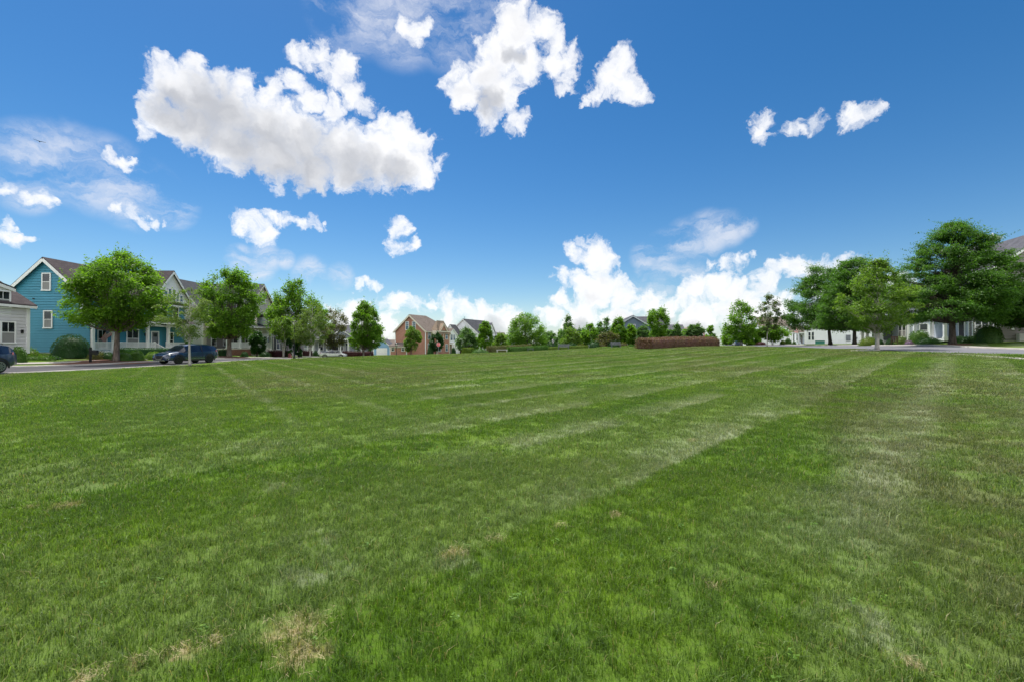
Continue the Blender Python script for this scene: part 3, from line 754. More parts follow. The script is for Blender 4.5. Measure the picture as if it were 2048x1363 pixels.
# left street
T('maple_tree', 'big round maple in front of the teal house porch', 232, 42.5, 506, 146, 336, 652, 'maple', lm, bk, 210, 16000, .22, .8, .04, low_limbs=True, tr=.24, clus=.155, jag=.4)
T('young_tree', 'thin pale trunk sapling standing right in front of the navy SUV', 380, 38.5, 578, 322, 430, 676, 'vase', lsp, bp, 70, 2600, .15, .6, .05, tr=.095, clus=.17, jag=.4, group='young lawn trees')
T('maple_tree', 'full round maple in front of the cream house steps', 458, 59.0, 538, 398, 526, 672, 'maple', lm, bk, 170, 12500, .26, .9, .04, low_limbs=True, tr=.27, clus=.165, jag=.45)
T('maple_tree', 'tall pointed maple behind the street lamp', 600, 77, 556, 536, 645, 684, 'oval', lm, bk, 160, 10500, .31, .95, .03, tr=.26, low_limbs=True, clus=.165, jag=.45)
T('crape_myrtle', 'small several stemmed tree with pale stems below the dark shuttered windows', 567, 70, 632, 538, 598, 682, 'vase', lpale, bp, 40, 1900, .26, .8, .0, trunks=3, tr=.10)
T('young_tree', 'thin hazy olive sapling with pale trunk beside the street lamp', 620, 62, 604, 584, 668, 690, 'oval', lsp, bp, 80, 4400, .19, .75, .05, tr=.11, clus=.18, group='young lawn trees')
T('crape_myrtle', 'low bronze green many stemmed tree behind the white sedan', 668, 92, 620, 630, 704, 694, 'vase', lbz, bd, 60, 3600, .28, .8, .0, trunks=4, tr=.12)
T('maple_tree', 'bright oval maple standing right of the white sedan', 727, 84, 603, 692, 770, 698, 'oval', lm, bk, 140, 8200, .30, .95, .04, tr=.17, low_limbs=True, clus=.165, jag=.4)
T('maple_tree', 'slim maple trunk close behind the bright oval maple', 741, 88, 640, 716, 768, 696, 'oval', lm, bk, 40, 1600, .34, .85, .06, tr=.14)
# centre
T('young_tree', 'yellow green sapling in front of the red brick gable', 822, 108, 650, 806, 846, 700, 'oval', lpale, bd, 60, 3000, .34, .9, .05, tr=.12, group='young trees at the far side of the lawn')
T('evergreen_tree', 'dark evergreen tree in front of the brick house entrance', 872, 118, 664, 858, 889, 700, 'oval', ld, bd, 50, 2600, .4, .9, .0, tr=.14, group='trees by the far houses')
T('birch_tree', 'bluish green young tree in front of the white gable', 932, 112, 655, 908, 958, 702, 'oval', lb, bk, 70, 3000, .38, .8, .05, tr=.12, group='young trees at the far side of the lawn', jag=.4)
T('pear_tree', 'narrow dark green tree at the corner of the white house', 968, 102, 643, 953, 987, 694, 'column', lm, bk, 60, 3000, .36, .9, .0, tr=.13, group='young trees at the far side of the lawn')
T('small_tree', 'small lime green tree between the bluish tree and the narrow tree', 949, 116, 676, 937, 962, 700, 'oval', lpale, bk, 25, 1000, .4, .9, .0, tr=.08, group='young trees at the far side of the lawn')
T('small_tree', 'low pale green tree left of the wide willow oak', 1000, 112, 668, 983, 1020, 698, 'oval', lpale, bk, 40, 1700, .4, .9, .0, tr=.09, group='young trees at the far side of the lawn')
T('willow_oak', 'wide drooping willow oak rising behind the central hedge', 1050, 97, 625, 1006, 1098, 696, 'weep', lm, bd, 110, 7400, .36, .9, .22, tr=.24, asp=.4, group='trees behind the central hedge')
T('small_tree', 'small dusky tree beside the thin lamp post', 1104, 108, 664, 1090, 1120, 700, 'oval', lb, bd, 30, 1000, .36, .8, .0, tr=.07, jag=.5, group='trees behind the central hedge')
T('pear_tree', 'tall spiky tree with open top in the central grove', 1139, 116, 633, 1113, 1160, 696, 'pyramid', lb, bk, 80, 3000, .42, 1.2, -.15, tr=.16, jag=.4, group='trees behind the central hedge')
T('small_tree', 'yellow green low tree behind the dark slatted bench', 1146, 96, 656, 1118, 1168, 699, 'maple', lpale, bk, 60, 2900, .34, .9, .0, tr=.1, group='trees behind the central hedge')
T('maple_tree', 'bright green rounded tree in the middle of the central grove', 1179, 98, 648, 1156, 1204, 700, 'oval', lm, bk, 70, 3800, .34, .9, .0, tr=.13, group='trees behind the central hedge')
T('pear_tree', 'thin airy tree with sky showing through its top', 1209, 110, 633, 1190, 1226, 692, 'vase', lb, bk, 50, 1300, .38, .9, .0, tr=.1, jag=.5, group='trees behind the central hedge')
T('small_tree', 'brownish green dense tree left of the grey bench', 1212, 94, 664, 1190, 1240, 699, 'maple', lbz, bd, 60, 3000, .32, .9, .0, tr=.1, group='trees behind the central hedge')
T('maple_tree', 'leafy tree with bronze tips in front of the slate blue house', 1236, 106, 636, 1216, 1258, 698, 'oval', lm, bk, 70, 3800, .38, .9, .0, tr=.14, group='trees behind the central hedge')
T('maple_tree', 'broad tree hiding the left part of the slate blue gable', 1262, 108, 650, 1244, 1280, 690, 'oval', lm, bk, 60, 3000, .38, .9, .0, tr=.14, group='trees behind the central hedge')
T('maple_tree', 'bluish tree hiding the middle of the slate blue gable', 1286, 104, 652, 1270, 1302, 690, 'oval', lb, bk, 60, 2700, .38, .9, .0, tr=.13, group='trees behind the central hedge')
T('maple_tree', 'young deep green maple rising behind the burgundy hedge', 1315, 88, 612, 1292, 1342, 686, 'vase', lm, bd, 80, 4200, .30, .9, .05, tr=.13, jag=.35, group='trees behind the burgundy hedge')
T('magnolia_tree', 'rounded bushy magnolia behind the middle of the burgundy hedge', 1350, 92, 649, 1331, 1369, 690, 'oval', lb, bd, 60, 3200, .34, .9, .0, tr=.1, group='trees behind the burgundy hedge')
T('magnolia_tree', 'rounded bushy magnolia beside the pale stop sign', 1391, 92, 643, 1369, 1412, 690, 'maple', lb, bd, 70, 3600, .34, .9, .0, tr=.1, group='trees behind the burgundy hedge')
T('small_tree', 'light green loose tree right of the pale stop sign', 1420, 104, 652, 1405, 1438, 692, 'pyramid', lm, bk, 40, 1500, .36, .9, .0, tr=.08, jag=.4, group='trees behind the burgundy hedge')
for (px_, d_, t_, l_, r_, lf_, lb_) in ((1098, 132, 664, 1076, 1120, lb, 'hazy rounded tree far behind the small dusky tree'), (1126, 134, 660, 1106, 1146, lm, 'far rounded tree left behind the tall spiky tree'),
        (1160, 130, 658, 1140, 1184, lb, 'far rounded tree between the spiky tree and the rounded bright tree'), (1196, 132, 656, 1174, 1218, lm, 'far rounded tree right behind the rounded bright tree'),
        (1222, 134, 652, 1204, 1242, lb, 'far rounded tree behind the thin airy tree'), (1334, 132, 662, 1314, 1352, lm, 'far low tree filling the gap beside the young deep green maple'),
        (1371, 134, 660, 1354, 1390, lm, 'far low tree between the two bushy magnolias'), (988, 150, 672, 972, 1006, lb, 'far low tree left of the low pale green tree')):
    T('broadleaf_tree', lb_, px_, d_, t_, l_, r_, 697, 'maple', lf_, bk, 60, 2200, .42, .9, .0, tr=.14, group='trees far behind the central grove')
# right street
T('maple_tree', 'open rounded tree with pale trunk behind the blue car', 1482, 108, 603, 1446, 1518, 681, 'oval', lm, bp, 90, 4600, .38, .85, .05, tr=.17, jag=.4, group='young lawn trees')
T('small_tree', 'low leafy tree at the far end of the right street', 1458, 150, 654, 1440, 1488, 689, 'maple', lm, bk, 40, 2000, .5, .9, .0, tr=.12, group='trees at the end of the right street')
T('small_tree', 'low leafy tree behind the parked blue car', 1502, 140, 655, 1478, 1524, 689, 'maple', lm, bk, 50, 2300, .5, .9, .0, tr=.12, group='trees at the end of the right street')
T('crape_myrtle', 'low spreading tree in front of the white house entrance', 1545, 104, 654, 1512, 1576, 680, 'vase', lm, bd, 60, 3000, .38, .8, .0, trunks=4, tr=.1, group='street trees')
T('young_tree', 'purple and green sapling with thin pale trunk left of the white house', 1534, 86, 590, 1511, 1566, 662, 'oval', M['leaf_purple'], bp, 70, 1700, .30, .9, .0, tr=.10, jag=.5, clus=.18, group='young lawn trees')
T('pin_oak', 'layered pin oak with dark leaning trunk in front of the white side wall', 1661, 82, 526, 1566, 1728, 656, 'oak', lo, bd, 280, 26000, .29, .45, .12, clus=.16, tr=.27, lean=-.03, asp=.42, jag=.3)
T('pin_oak', 'layered pin oak standing beside the pale trunk tree', 1709, 73, 511, 1632, 1786, 656, 'oak', lo, bd, 280, 24000, .27, .45, .12, clus=.16, tr=.26, asp=.42, jag=.3)
T('young_tree', 'airy light green tree with pale trunk at the edge of the right street', 1754, 41, 519, 1684, 1824, 664, 'oval', lpale, bp, 140, 8800, .18, .6, .05, tr=.16, lean=.02, clus=.16, jag=.4, group='young lawn trees')
T('pin_oak', 'largest pin oak with wide dark layered crown on the right verge', 1905, 46, 443, 1794, 2024, 640, 'oak', lo, bd, 460, 56000, .19, .5, .10, tr=.27, asp=.40, jag=.5, clus=.125)
T('pin_oak', 'low pin oak branches reaching in from the right edge beside the taupe wall', 2086, 44, 562, 1994, 2178, 650, 'oak', lo, bd, 180, 15000, .22, .5, .12, tr=.2, asp=.42, clus=.19)

# shrubs of the left houses
shrub('round_shrub', 'big clipped dark green dome beside the teal gable wall', 143, 43.5, 59, 668, M['leaf_dark'], 5200, .085, .86, .03, group='foundation shrubs of the left houses')
shrub('round_shrub', 'rounded green shrub below the pale grey house windows', 37, 37.0, 26, 692, M['leaf_box'], 1400, .09, .9, .05, group='foundation shrubs of the left houses')
shrub('azalea_shrub', 'loose azalea with pale leaf tips at the pale grey house corner', 64, 40.5, 24, 698, M['leaf_pale'], 900, .11, 1, .25, group='foundation shrubs of the left houses')
shrub('azalea_shrub', 'low spreading azalea nearest the round grey house shrub', 64, 39.5, 30, 710, M['leaf_box'], 900, .10, 1, .22, group='foundation shrubs of the left houses')
shrub('azalea_shrub', 'low azalea in the middle of the teal gable bed', 90, 40.2, 28, 711, M['leaf_box'], 900, .10, 1, .2, group='foundation shrubs of the left houses')
shrub('azalea_shrub', 'low dark azalea touching the big dome', 108, 41.0, 22, 711, M['leaf_dark'], 700, .10, 1, .2, group='foundation shrubs of the left houses')
shrub('round_shrub', 'brownish low shrub behind the black mailbox', 194, 43.6, 26, 701, M['leaf_bronze'], 900, .10, 1, .15, group='foundation shrubs of the left houses')
shrub('round_shrub', 'dark low shrub left of the big maple trunk', 214, 44.2, 26, 703, M['leaf_dark'], 900, .10, 1, .12, group='foundation shrubs of the left houses')
shrub('round_shrub', 'pale green clipped shrub just right of the big maple trunk', 246, 43.6, 40, 701, M['leaf_box'], 1700, .085, .9, .06, group='foundation shrubs of the left houses')
shrub('round_shrub', 'second pale green clipped shrub towards the navy SUV', 272, 44.6, 30, 700, M['leaf_box'], 1500, .085, .9, .06, group='foundation shrubs of the left houses')
shrub('round_shrub', 'small light shrub close to the front bumper of the navy SUV', 308, 47.0, 32, 702, M['leaf_pale'], 1100, .09, 1, .08, group='foundation shrubs of the left houses')
hedge('clipped_hedge', 'dark clipped hedge below the white railing of the teal house', (PX(238, 47), 47.2), (PX(322, 52), 53.5), .9, .85, M['leaf_dark'], 2600, .09)
shrub('round_shrub', 'green mound beside the cream house wall behind the SUV roof', 374, 60, 24, 678, M['leaf_box'], 900, .12, 1, .12, group='foundation shrubs of the left houses', depth=.6)
shrub('box_shrub', 'cube shaped dark shrub in front of the cream house brick base', 446, 60.5, 14, 697, M['leaf_dark'], 700, .10, .45, .05, group='foundation shrubs of the left houses')
shrub('round_shrub', 'small dark shrub between the cream house stair rails', 489, 63.5, 14, 702, M['leaf_dark'], 500, .11, 1, .1, group='foundation shrubs of the left houses')
T('arborvitae', 'dark tall conifer beside the cream house stairs', 514, 68, 664, 498, 530, 708, 'oval', ld, bd, 50, 3400, .26, 1.2, -.2, tr=.08, group='conifers by the left houses', jag=.12)
T('arborvitae', 'dark conifer behind the lamp post', 574, 74, 678, 566, 584, 710, 'column', ld, bd, 26, 1500, .26, 1.2, -.2, tr=.07, group='conifers by the left houses', jag=.1)
T('arborvitae', 'dark slim conifer right of the street lamp post', 598, 76, 676, 588, 606, 711, 'column', ld, bd, 26, 1500, .26, 1.2, -.2, tr=.07, group='conifers by the left houses', jag=.1)
shrub('round_shrub', 'dull green shrub under the grey house balcony', 530, 70, 22, 702, M['leaf_dark'], 700, .12, 1, .15, group='foundation shrubs of the left houses')
hedge('clipped_hedge', 'wine red hedge below the dark shuttered windows', (PX(541, 71), 71), (PX(572, 75), 75), 1.0, .95, M['leaf_wine'], 1500, .11)
shrub('flowering_shrub', 'small pink flowering azalea left of the street lamp', 580, 70, 7, 706, M['leaf_pink'], 500, .10, 1, .2, group='foundation shrubs of the left houses')
hedge('clipped_hedge', 'wine red hedge left of the sapling in front of the porch house', (PX(602, 96), 96), (PX(625, 97), 97), 1.1, 1.1, M['leaf_wine'], 1200, .13)
hedge('clipped_hedge', 'wine red hedge right of the white sedan', (PX(686, 98), 98), (PX(746, 99), 99), 1.1, 1.15, M['leaf_wine'], 2400, .13)
shrub('round_shrub', 'dark round shrub left of the white sedan', 631, 97, 11, 700, M['leaf_dark'], 500, .14, 1, .08, group='foundation shrubs of the porch house')
shrub('round_shrub', 'small dark round shrub at the tail of the white sedan', 641, 96, 8, 705, M['leaf_dark'], 350, .14, 1, .08, group='foundation shrubs of the porch house')
# shrubs around the brick and white houses
shrub('cone_shrub', 'dark cone shrub at the brick house corner', 861, 117, 13, 688, M['leaf_dark'], 800, .2, 1.1, .08, group='shrubs by the far houses')
shrub('cone_shrub', 'clipped egg shaped shrub between brick house and white house', 907, 117, 9, 694, M['leaf_dark'], 600, .18, 1.0, .04, group='shrubs by the far houses', depth=.9)
shrub('round_shrub', 'wine red shrub at the white house foundation', 923, 112, 7, 697, M['leaf_wine'], 400, .17, 1, .1, group='shrubs by the far houses')
hedge('clipped_hedge', 'mixed light green hedge left of the white house door', (PX(927, 84), 84), (PX(944, 86), 86), 1.0, 1.15, M['leaf_lime'], 1200, .13)
shrub('round_shrub', 'feathery grey green mound in front of the white house door', 960, 80, 34, 697, M['leaf_blue'], 1300, .13, 1, .12, depth=.5, group='shrubs around the benches')
hedge('clipped_hedge', 'dark hedge behind the pale stone bench', (PX(974, 84), 84), (PX(1062, 86), 86), 1.1, 1.25, M['leaf_bronze'], 3600, .13)
hedge('clipped_hedge', 'green hedge right of the pale stone bench', (PX(1016, 76), 76), (PX(1094, 79), 79), 1.1, .85, M['leaf_box'], 3400, .12)
hedge('clipped_hedge', 'low light green hedge behind the dark slatted bench', (PX(1090, 82), 82), (PX(1175, 84), 84), .9, .55, M['leaf_lime'], 2600, .12)
for (px_, w_, t_, lf_, lb_) in ((1104, 22, 684, 'leaf_dark', 'dusky rounded shrub at the left end of the central grove'), (1122, 20, 688, 'leaf_box', 'green shrub at the left end of the dark slatted bench'),
        (1143, 24, 686, 'leaf_dark', 'dark mounded shrub at the right end of the dark slatted bench'), (1163, 22, 689, 'leaf_bronze', 'bronze shrub between the dark slatted bench and the slim pale post'),
        (1188, 26, 682, 'leaf_dark', 'dark tall shrub just right of the slim pale post'), (1205, 20, 686, 'leaf_bronze', 'bronze green shrub behind the pale mound left of the grey bench'),
        (1226, 26, 681, 'leaf_dark', 'dark shrub directly behind the grey bench'), (1246, 20, 685, 'leaf_bronze', 'bronze green shrub right behind the grey bench end')):
    shrub('round_shrub', lb_, px_, 92, w_, t_, M[lf_], 1000, .18, 1, .22, group='understorey shrubs of the central grove', depth=.7)
shrub('round_shrub', 'pale low mound left of the grey bench', 1210, 78, 34, 694, M['leaf_pale'], 1200, .12, 1, .12, depth=.5, group='shrubs around the benches')
shrub('round_shrub', 'pale low mound right of the grey bench', 1250, 76, 20, 692, M['leaf_pale'], 900, .12, 1, .12, depth=.6, group='shrubs around the benches')
shrub('round_shrub', 'bright green shrub below the slate house window', 1262, 80, 12, 688, M['leaf_box'], 600, .13, 1, .1, group='shrubs around the benches')
shrub('round_shrub', 'bright green shrub touching the left end of the burgundy hedge', 1273, 80, 11, 688, M['leaf_box'], 600, .13, 1, .1, group='shrubs around the benches')
hedge('burgundy_hedge', 'long clipped burgundy hedge at the far right of the lawn', (PX(1288, 57.5), 57.5), (PX(1425, 72), 72), 2.4, 1.2, M['leaf_burgundy'], 15000, .13, .15, hend=1.25)
# shrubs of the right houses
shrub('round_shrub', 'wine red low shrub left of the white house', 1522, 112, 18, 683, M['leaf_wine'], 600, .2, 1, .15, group='foundation shrubs of the right houses')
shrub('round_shrub', 'yellow lime shrub at the white house entrance', 1566, 104, 11, 680, M['leaf_lime'], 500, .17, 1, .12, group='foundation shrubs of the right houses')
shrub('round_shrub', 'taller green shrub beside the white house porch post', 1576, 104, 13, 676, M['leaf_box'], 700, .17, 1, .1, group='foundation shrubs of the right houses')
shrub('round_shrub', 'small green shrub right of the white house porch post', 1588, 104, 7, 682, M['leaf_box'], 350, .16, 1, .1, group='foundation shrubs of the right houses')
shrub('round_shrub', 'wide pale green shrub at the foot of the pale trunk tree', 1737, 60, 32, 674, M['leaf_lime'], 1600, .11, .9, .1, group='foundation shrubs of the right houses')
shrub('round_shrub', 'dark dome shrub just right of the pale tree trunk', 1760, 59, 12, 678, M['leaf_dark'], 600, .10, 1, .05, group='foundation shrubs of the right houses')
shrub('round_shrub', 'dark dome shrub below the white porch columns', 1780, 58, 14, 676, M['leaf_dark'], 700, .10, 1, .05, group='foundation shrubs of the right houses')
shrub('round_shrub', 'olive shrub below the double window', 1803, 57, 22, 672, M['leaf_sparse'], 800, .11, 1, .15, group='foundation shrubs of the right houses')
shrub('flowering_shrub', 'small violet flower mound on the right yard', 1818, 54, 15, 680, M['leaf_violet'], 500, .09, 1, .15, group='foundation shrubs of the right houses')
shrub('round_shrub', 'clipped green shrub left of the white railing', 1838, 54, 32, 660, M['leaf_box'], 1800, .10, .75, .06, group='foundation shrubs of the right houses')
shrub('round_shrub', 'long low green mound left of the big oak trunk', 1858, 51, 50, 674, M['leaf_dark'], 1900, .10, 1, .12, depth=.5, group='foundation shrubs of the right houses')
shrub('round_shrub', 'low green mound right of the big oak trunk', 1918, 50, 34, 672, M['leaf_dark'], 1500, .10, 1, .12, depth=.5, group='foundation shrubs of the right houses')
shrub('round_shrub', 'low green mound below the white trimmed window', 1944, 49, 50, 672, M['leaf_dark'], 1900, .10, 1, .12, depth=.4, group='foundation shrubs of the right houses')
shrub('box_shrub', 'big squarish clipped shrub at the taupe house corner', 1977, 46.5, 38, 648, M['leaf_box'], 3000, .10, .7, .06, group='foundation shrubs of the right houses')
disc('mulch', PX(240, 42.5), 41.6, 3.4, 3.8, M['mulch'], 'red brown mulch bed around the big maple trunk', 'mulch')
disc('mulch', PX(458, 59), 59.0, 2.6, 4.0, M['mulch'], 'red brown pine straw below the cream house maple', 'mulch')
disc('mulch', PX(1905, 46), 46.0, 1.6, 1.7, M['mulch'], 'dark mulch ring around the largest pin oak', 'mulch')
disc('mulch', PX(1742, 40.5), 41.0, 1.3, 1.1, M['concrete'], 'bare tan soil beside the pale trunk tree', 'soil', .02)
# ------------------------------------------------------------------ houses
_wc = {}
ROT = {'-y': 0.0, '+x': math.pi / 2, '-x': -math.pi / 2, '+y': math.pi}

def window(root, x, y, z, w, h, face, trim='white', pane='pane', bars=0, blind=False, sill=True):
    nx, ny = {'-y': (0, -1), '+x': (1, 0), '-x': (-1, 0), '+y': (0, 1)}[face]; x += nx * .045; y += ny * .045
    """sash window: casing and rails with a pane behind them; z is the sill height"""
    key = (round(w, 2), round(h, 2), trim, pane, bars, blind)
    if key not in _wc:
        f = MB(); t = .11
        f.box(-w / 2 - t, -w / 2, -.06, .01, -t * .6, h + t); f.box(w / 2, w / 2 + t, -.06, .01, -t * .6, h + t)
        f.box(-w / 2, w / 2, -.06, .01, h, h + t); f.box(-w / 2 - t - .03, w / 2 + t + .03, -.10, .01, -t, 0)
        f.box(-w / 2, w / 2, -.045, .01, h * .5 - .03, h * .5 + .03)
        for i in range(bars):
            xx = -w / 2 + w * (i + 1) / (bars + 1); f.box(xx - .018, xx + .018, -.038, .01, h * .5 + .03, h)
        if bars > 1: f.box(-w / 2, w / 2, -.036, .01, h * .75 - .015, h * .75 + .015)
        p = MB().box(-w / 2, w / 2, -.02, .008, 0, h)
        if blind: p = MB().box(-w / 2, w / 2, -.02, .008, h * .5, h)
        me = []
        for mb, m in ((f, M[trim]), (p, M[pane])):
            q = bpy.data.meshes.new('window'); q.from_pydata(mb.v, [], mb.f); q.materials.append(m); me.append(q)
        if blind:
            mb = MB().box(-w / 2, w / 2, -.02, .008, 0, h * .5); q = bpy.data.meshes.new('blind'); q.from_pydata(mb.v, [], mb.f); q.materials.append(M['blind']); me.append(q)
        _wc[key] = me
    me = _wc[key]
    o = link('window', me[0], root, (x, y, z), ROT[face]); link('pane', me[1], o)
    if len(me) > 2: link('blind', me[2], o)
    return o

def siding_face(mb, p0, p1, z0, z1, apex=None, pitch=.27, out=.075, zt=None):
    """lapped boards on the vertical face from p0 to p1 (seen from outside, p0 on the left); apex = (fraction, height) for a gable"""
    (x0, y0), (x1, y1) = p0, p1; ln = math.hypot(x1 - x0, y1 - y0); ux, uy = (x1 - x0) / ln, (y1 - y0) / ln; nx, ny = uy, -ux
    top = apex[1] if apex else z1
    def lim(z):
        if not apex or z <= z1: return 0.0, ln
        k = (z - z1) / (apex[1] - z1); return ln * apex[0] * k, ln - ln * (1 - apex[0]) * k
    z = z0
    while z < top - .01:
        zz = min(z + pitch, top)
        if z < z1 < zz and apex: zz = z1
        a0, a1 = lim(z); b0, b1 = lim(zz)
        def pt(u, zq, o): return (x0 + ux * u + nx * o, y0 + uy * u + ny * o, zq)
        mb.add([pt(a0, z, out), pt(a1, z, out), pt(b1, zz, 0.004), pt(b0, zz, 0.004), pt(a0, z, 0), pt(a1, z, 0)], [(0, 1, 2, 3), (0, 4, 5, 1)])
        z = zz

def block(root, x0, x1, y0, y1, z0, ze, zr, ax, wall, roof, trim='white', ov=.4, lap=True, corner=.16, rt=.16, ends=(True, True), hip=0.0, hipe=0.0, rake=.24, wname='wall', ridge=.5):
    """rectangular house body with a gable (or hipped) roof; ax = direction of the ridge"""
    w = MB(); gz = zr if not hip else None
    def face(p0, p1, ap):
        if lap: siding_face(w, p0, p1, z0, ze, ap)
        else:
            (a, b), (c, d) = p0, p1
            if ap:
                f = ap[0]; w.add([(a, b, z0), (c, d, z0), (c, d, ze), (a + (c - a) * f, b + (d - b) * f, ap[1]), (a, b, ze)], [(0, 1, 2, 3, 4)])
            else: w.add([(a, b, z0), (c, d, z0), (c, d, ze), (a, b, ze)], [(0, 1, 2, 3)])
    gy = (ridge, gz) if (ax == 'y' and gz) else None; gx_ = (ridge, gz) if (ax == 'x' and gz) else None
    gy2 = (1 - ridge, gz) if gy and not hipe else None; gx2 = (1 - ridge, gz) if gx_ else None
    face((x0, y0), (x1, y0), gy); face((x1, y0), (x1, y1), gx_); face((x1, y1), (x0, y1), gy2); face((x0, y1), (x0, y0), gx2)
    w.build(wname, M[wall], root)
    # roof
    r = MB()
    if ax == 'y':
        xm = x0 + (x1 - x0) * ridge; sl = (zr - ze) / ((x1 - x0) * min(ridge, 1 - ridge) if False else (xm - x0)); sr = (zr - ze) / (x1 - xm)
        e0, e1 = y0 - ov * ends[0], y1 + ov * ends[1]; top = zr + rt
        if hip:
            a, b = y0 + hip, y1 - hip; zl, zr2 = ze + rt - sl * ov, ze + rt - sr * ov; f0, f1 = y0 - ov, y1 + ov
            r.slab([(x0 - ov, f0, zl), (xm, a, top), (xm, b, top), (x0 - ov, f1, zl)], .1); r.slab([(x1 + ov, f1, zr2), (xm, b, top), (xm, a, top), (x1 + ov, f0, zr2)], .1)
            r.slab([(x1 + ov, f0, zr2), (xm, a, top), (x0 - ov, f0, zl)], .1); r.slab([(x0 - ov, f1, zl), (xm, b, top), (x1 + ov, f1, zr2)], .1)
        else:
            if hipe:
                q = y1 - hipe; zl, zr2, ze1 = ze + rt - sl * ov, ze + rt - sr * ov, y1 + ov
                r.slab([(x0 - ov, e0, zl), (xm, e0, top), (xm, q, top), (x0 - ov, ze1, zl)], rt); r.slab([(xm, e0, top + .002), (x1 + ov, e0, zr2), (x1 + ov, ze1, zr2), (xm, q, top + .002)], rt); r.slab([(x1 + ov, ze1, zr2), (x0 - ov, ze1, zl), (xm, q, top)], rt)
            else: r.slab([(x0 - ov, e0, ze + rt - sl * ov), (xm, e0, top), (xm, e1, top), (x0 - ov, e1, ze + rt - sl * ov)], rt)
            if not hipe: r.slab([(xm, e0, top + .002), (x1 + ov, e0, ze + rt - sr * ov), (x1 + ov, e1, ze + rt - sr * ov), (xm, e1, top + .002)], rt)
    else:
        ym = y0 + (y1 - y0) * ridge; s0 = (zr - ze) / (ym - y0); s1 = (zr - ze) / (y1 - ym); top = zr + rt
        e0, e1 = x0 - ov * ends[0], x1 + ov * ends[1]
        if hip:
            a, b = x0 + hip, x1 - hip; za, zb = ze + rt - s0 * ov, ze + rt - s1 * ov; f0, f1 = x0 - ov, x1 + ov
            r.slab([(f0, y0 - ov, za), (f1, y0 - ov, za), (b, ym, top), (a, ym, top)], .1); r.slab([(f1, y1 + ov, zb), (f0, y1 + ov, zb), (a, ym, top), (b, ym, top)], .1)
            r.slab([(f0, y1 + ov, zb), (f0, y0 - ov, za), (a, ym, top)], .1); r.slab([(f1, y0 - ov, za), (f1, y1 + ov, zb), (b, ym, top)], .1)
        else:
            r.slab([(e0, y0 - ov, ze + rt - s0 * ov), (e1, y0 - ov, ze + rt - s0 * ov), (e1, ym, top), (e0, ym, top)], rt)
            r.slab([(e0, ym, top + .002), (e1, ym, top + .002), (e1, y1 + ov, ze + rt - s1 * ov), (e0, y1 + ov, ze + rt - s1 * ov)], rt)
    ro = r.build('roof', M[roof], root)
    # trim: corner boards, rakes, eave fascia
    t = MB()
    if corner:
        c = corner
        for (px, py, sx, sy) in ((x0, y0, 1, 1), (x1, y0, -1, 1), (x0, y1, 1, -1), (x1, y1, -1, -1)):
            xa, xb = sorted((px - .09 * sx, px + c * sx)); ya, yb = sorted((py - .09 * sy, py + c * sy)); t.box(xa, xb, ya, yb, z0 - .02, ze - .02)
    if not hip:
        if ax == 'y':
            for k, yy in enumerate((y0 - ov, y1 + ov)):
                if not ends[k] or (k and hipe): continue
                o = .022 if k == 0 else -.022
                t.beam((x0 - ov, yy + o, ze - sl * ov - rake * .35), (xm, yy + o, zr - rake * .35), .05, rake); t.beam((xm, yy + o * 1.1, zr - rake * .35), (x1 + ov, yy + o * 1.1, ze - sr * ov - rake * .35), .05, rake)
            t.box(x0 - ov - .05, x0 - ov, e0 + .05, e1 - .05, ze - sl * ov - .14, ze - sl * ov + .06); t.box(x1 + ov, x1 + ov + .05, e0 + .05, e1 - .05, ze - sr * ov - .14, ze - sr * ov + .06)
            # soffits
            t.box(x0 - ov + .01, x0 - .01, e0 + .05, e1 - .05, ze - sl * ov - .1, ze - sl * ov - .06); t.box(x1 + .01, x1 + ov - .01, e0 + .05, e1 - .05, ze - sr * ov - .1, ze - sr * ov - .06)
        else:
            for k, xx in enumerate((x0 - ov, x1 + ov)):
                if not ends[k]: continue
                o = .022 if k == 0 else -.022
                t.beam((xx + o, y0 - ov, ze - s0 * ov - rake * .35), (xx + o, ym, zr - rake * .35), .05, rake); t.beam((xx + o * 1.1, ym, zr - rake * .35), (xx + o * 1.1, y1 + ov, ze - s1 * ov - rake * .35), .05, rake)
            t.box(e0 + .05, e1 - .05, y0 - ov - .05, y0 - ov, ze - s0 * ov - .14, ze - s0 * ov + .06); t.box(e0 + .05, e1 - .05, y1 + ov, y1 + ov + .05, ze - s1 * ov - .14, ze - s1 * ov + .06)
    else:
        t.box(x0 - ov, x1 + ov, y0 - ov - .04, y0 - ov, ze - sl_(ze, zr, x0, x1, y0, y1, ax, ridge) * ov - .08, ze + .02); t.box(x1 + ov, x1 + ov + .04, y0 - ov, y1 + ov, ze - .3, ze + .0)
    t.build('trim', M[trim], root)
    return ro

def sl_(ze, zr, x0, x1, y0, y1, ax, ridge):
    return (zr - ze) / ((x1 - x0) * ridge if ax == 'y' else (y1 - y0) * ridge)

def part(root, name, mat, boxes, rz=0.0):
    m = MB()
    for b in boxes: m.box(*b)
    return m.build(name, M[mat], root)

def column(root, x, y, z0, z1, s=.26, mat='white'):
    m = MB(); m.box(x - s / 2, x + s / 2, y - s / 2, y + s / 2, z0, z1)
    m.box(x - s * .68, x + s * .68, y - s * .68, y + s * .68, z0, z0 + .18); m.box(x - s * .68, x + s * .68, y - s * .68, y + s * .68, z1 - .16, z1)
    return m.build('column', M[mat], root)

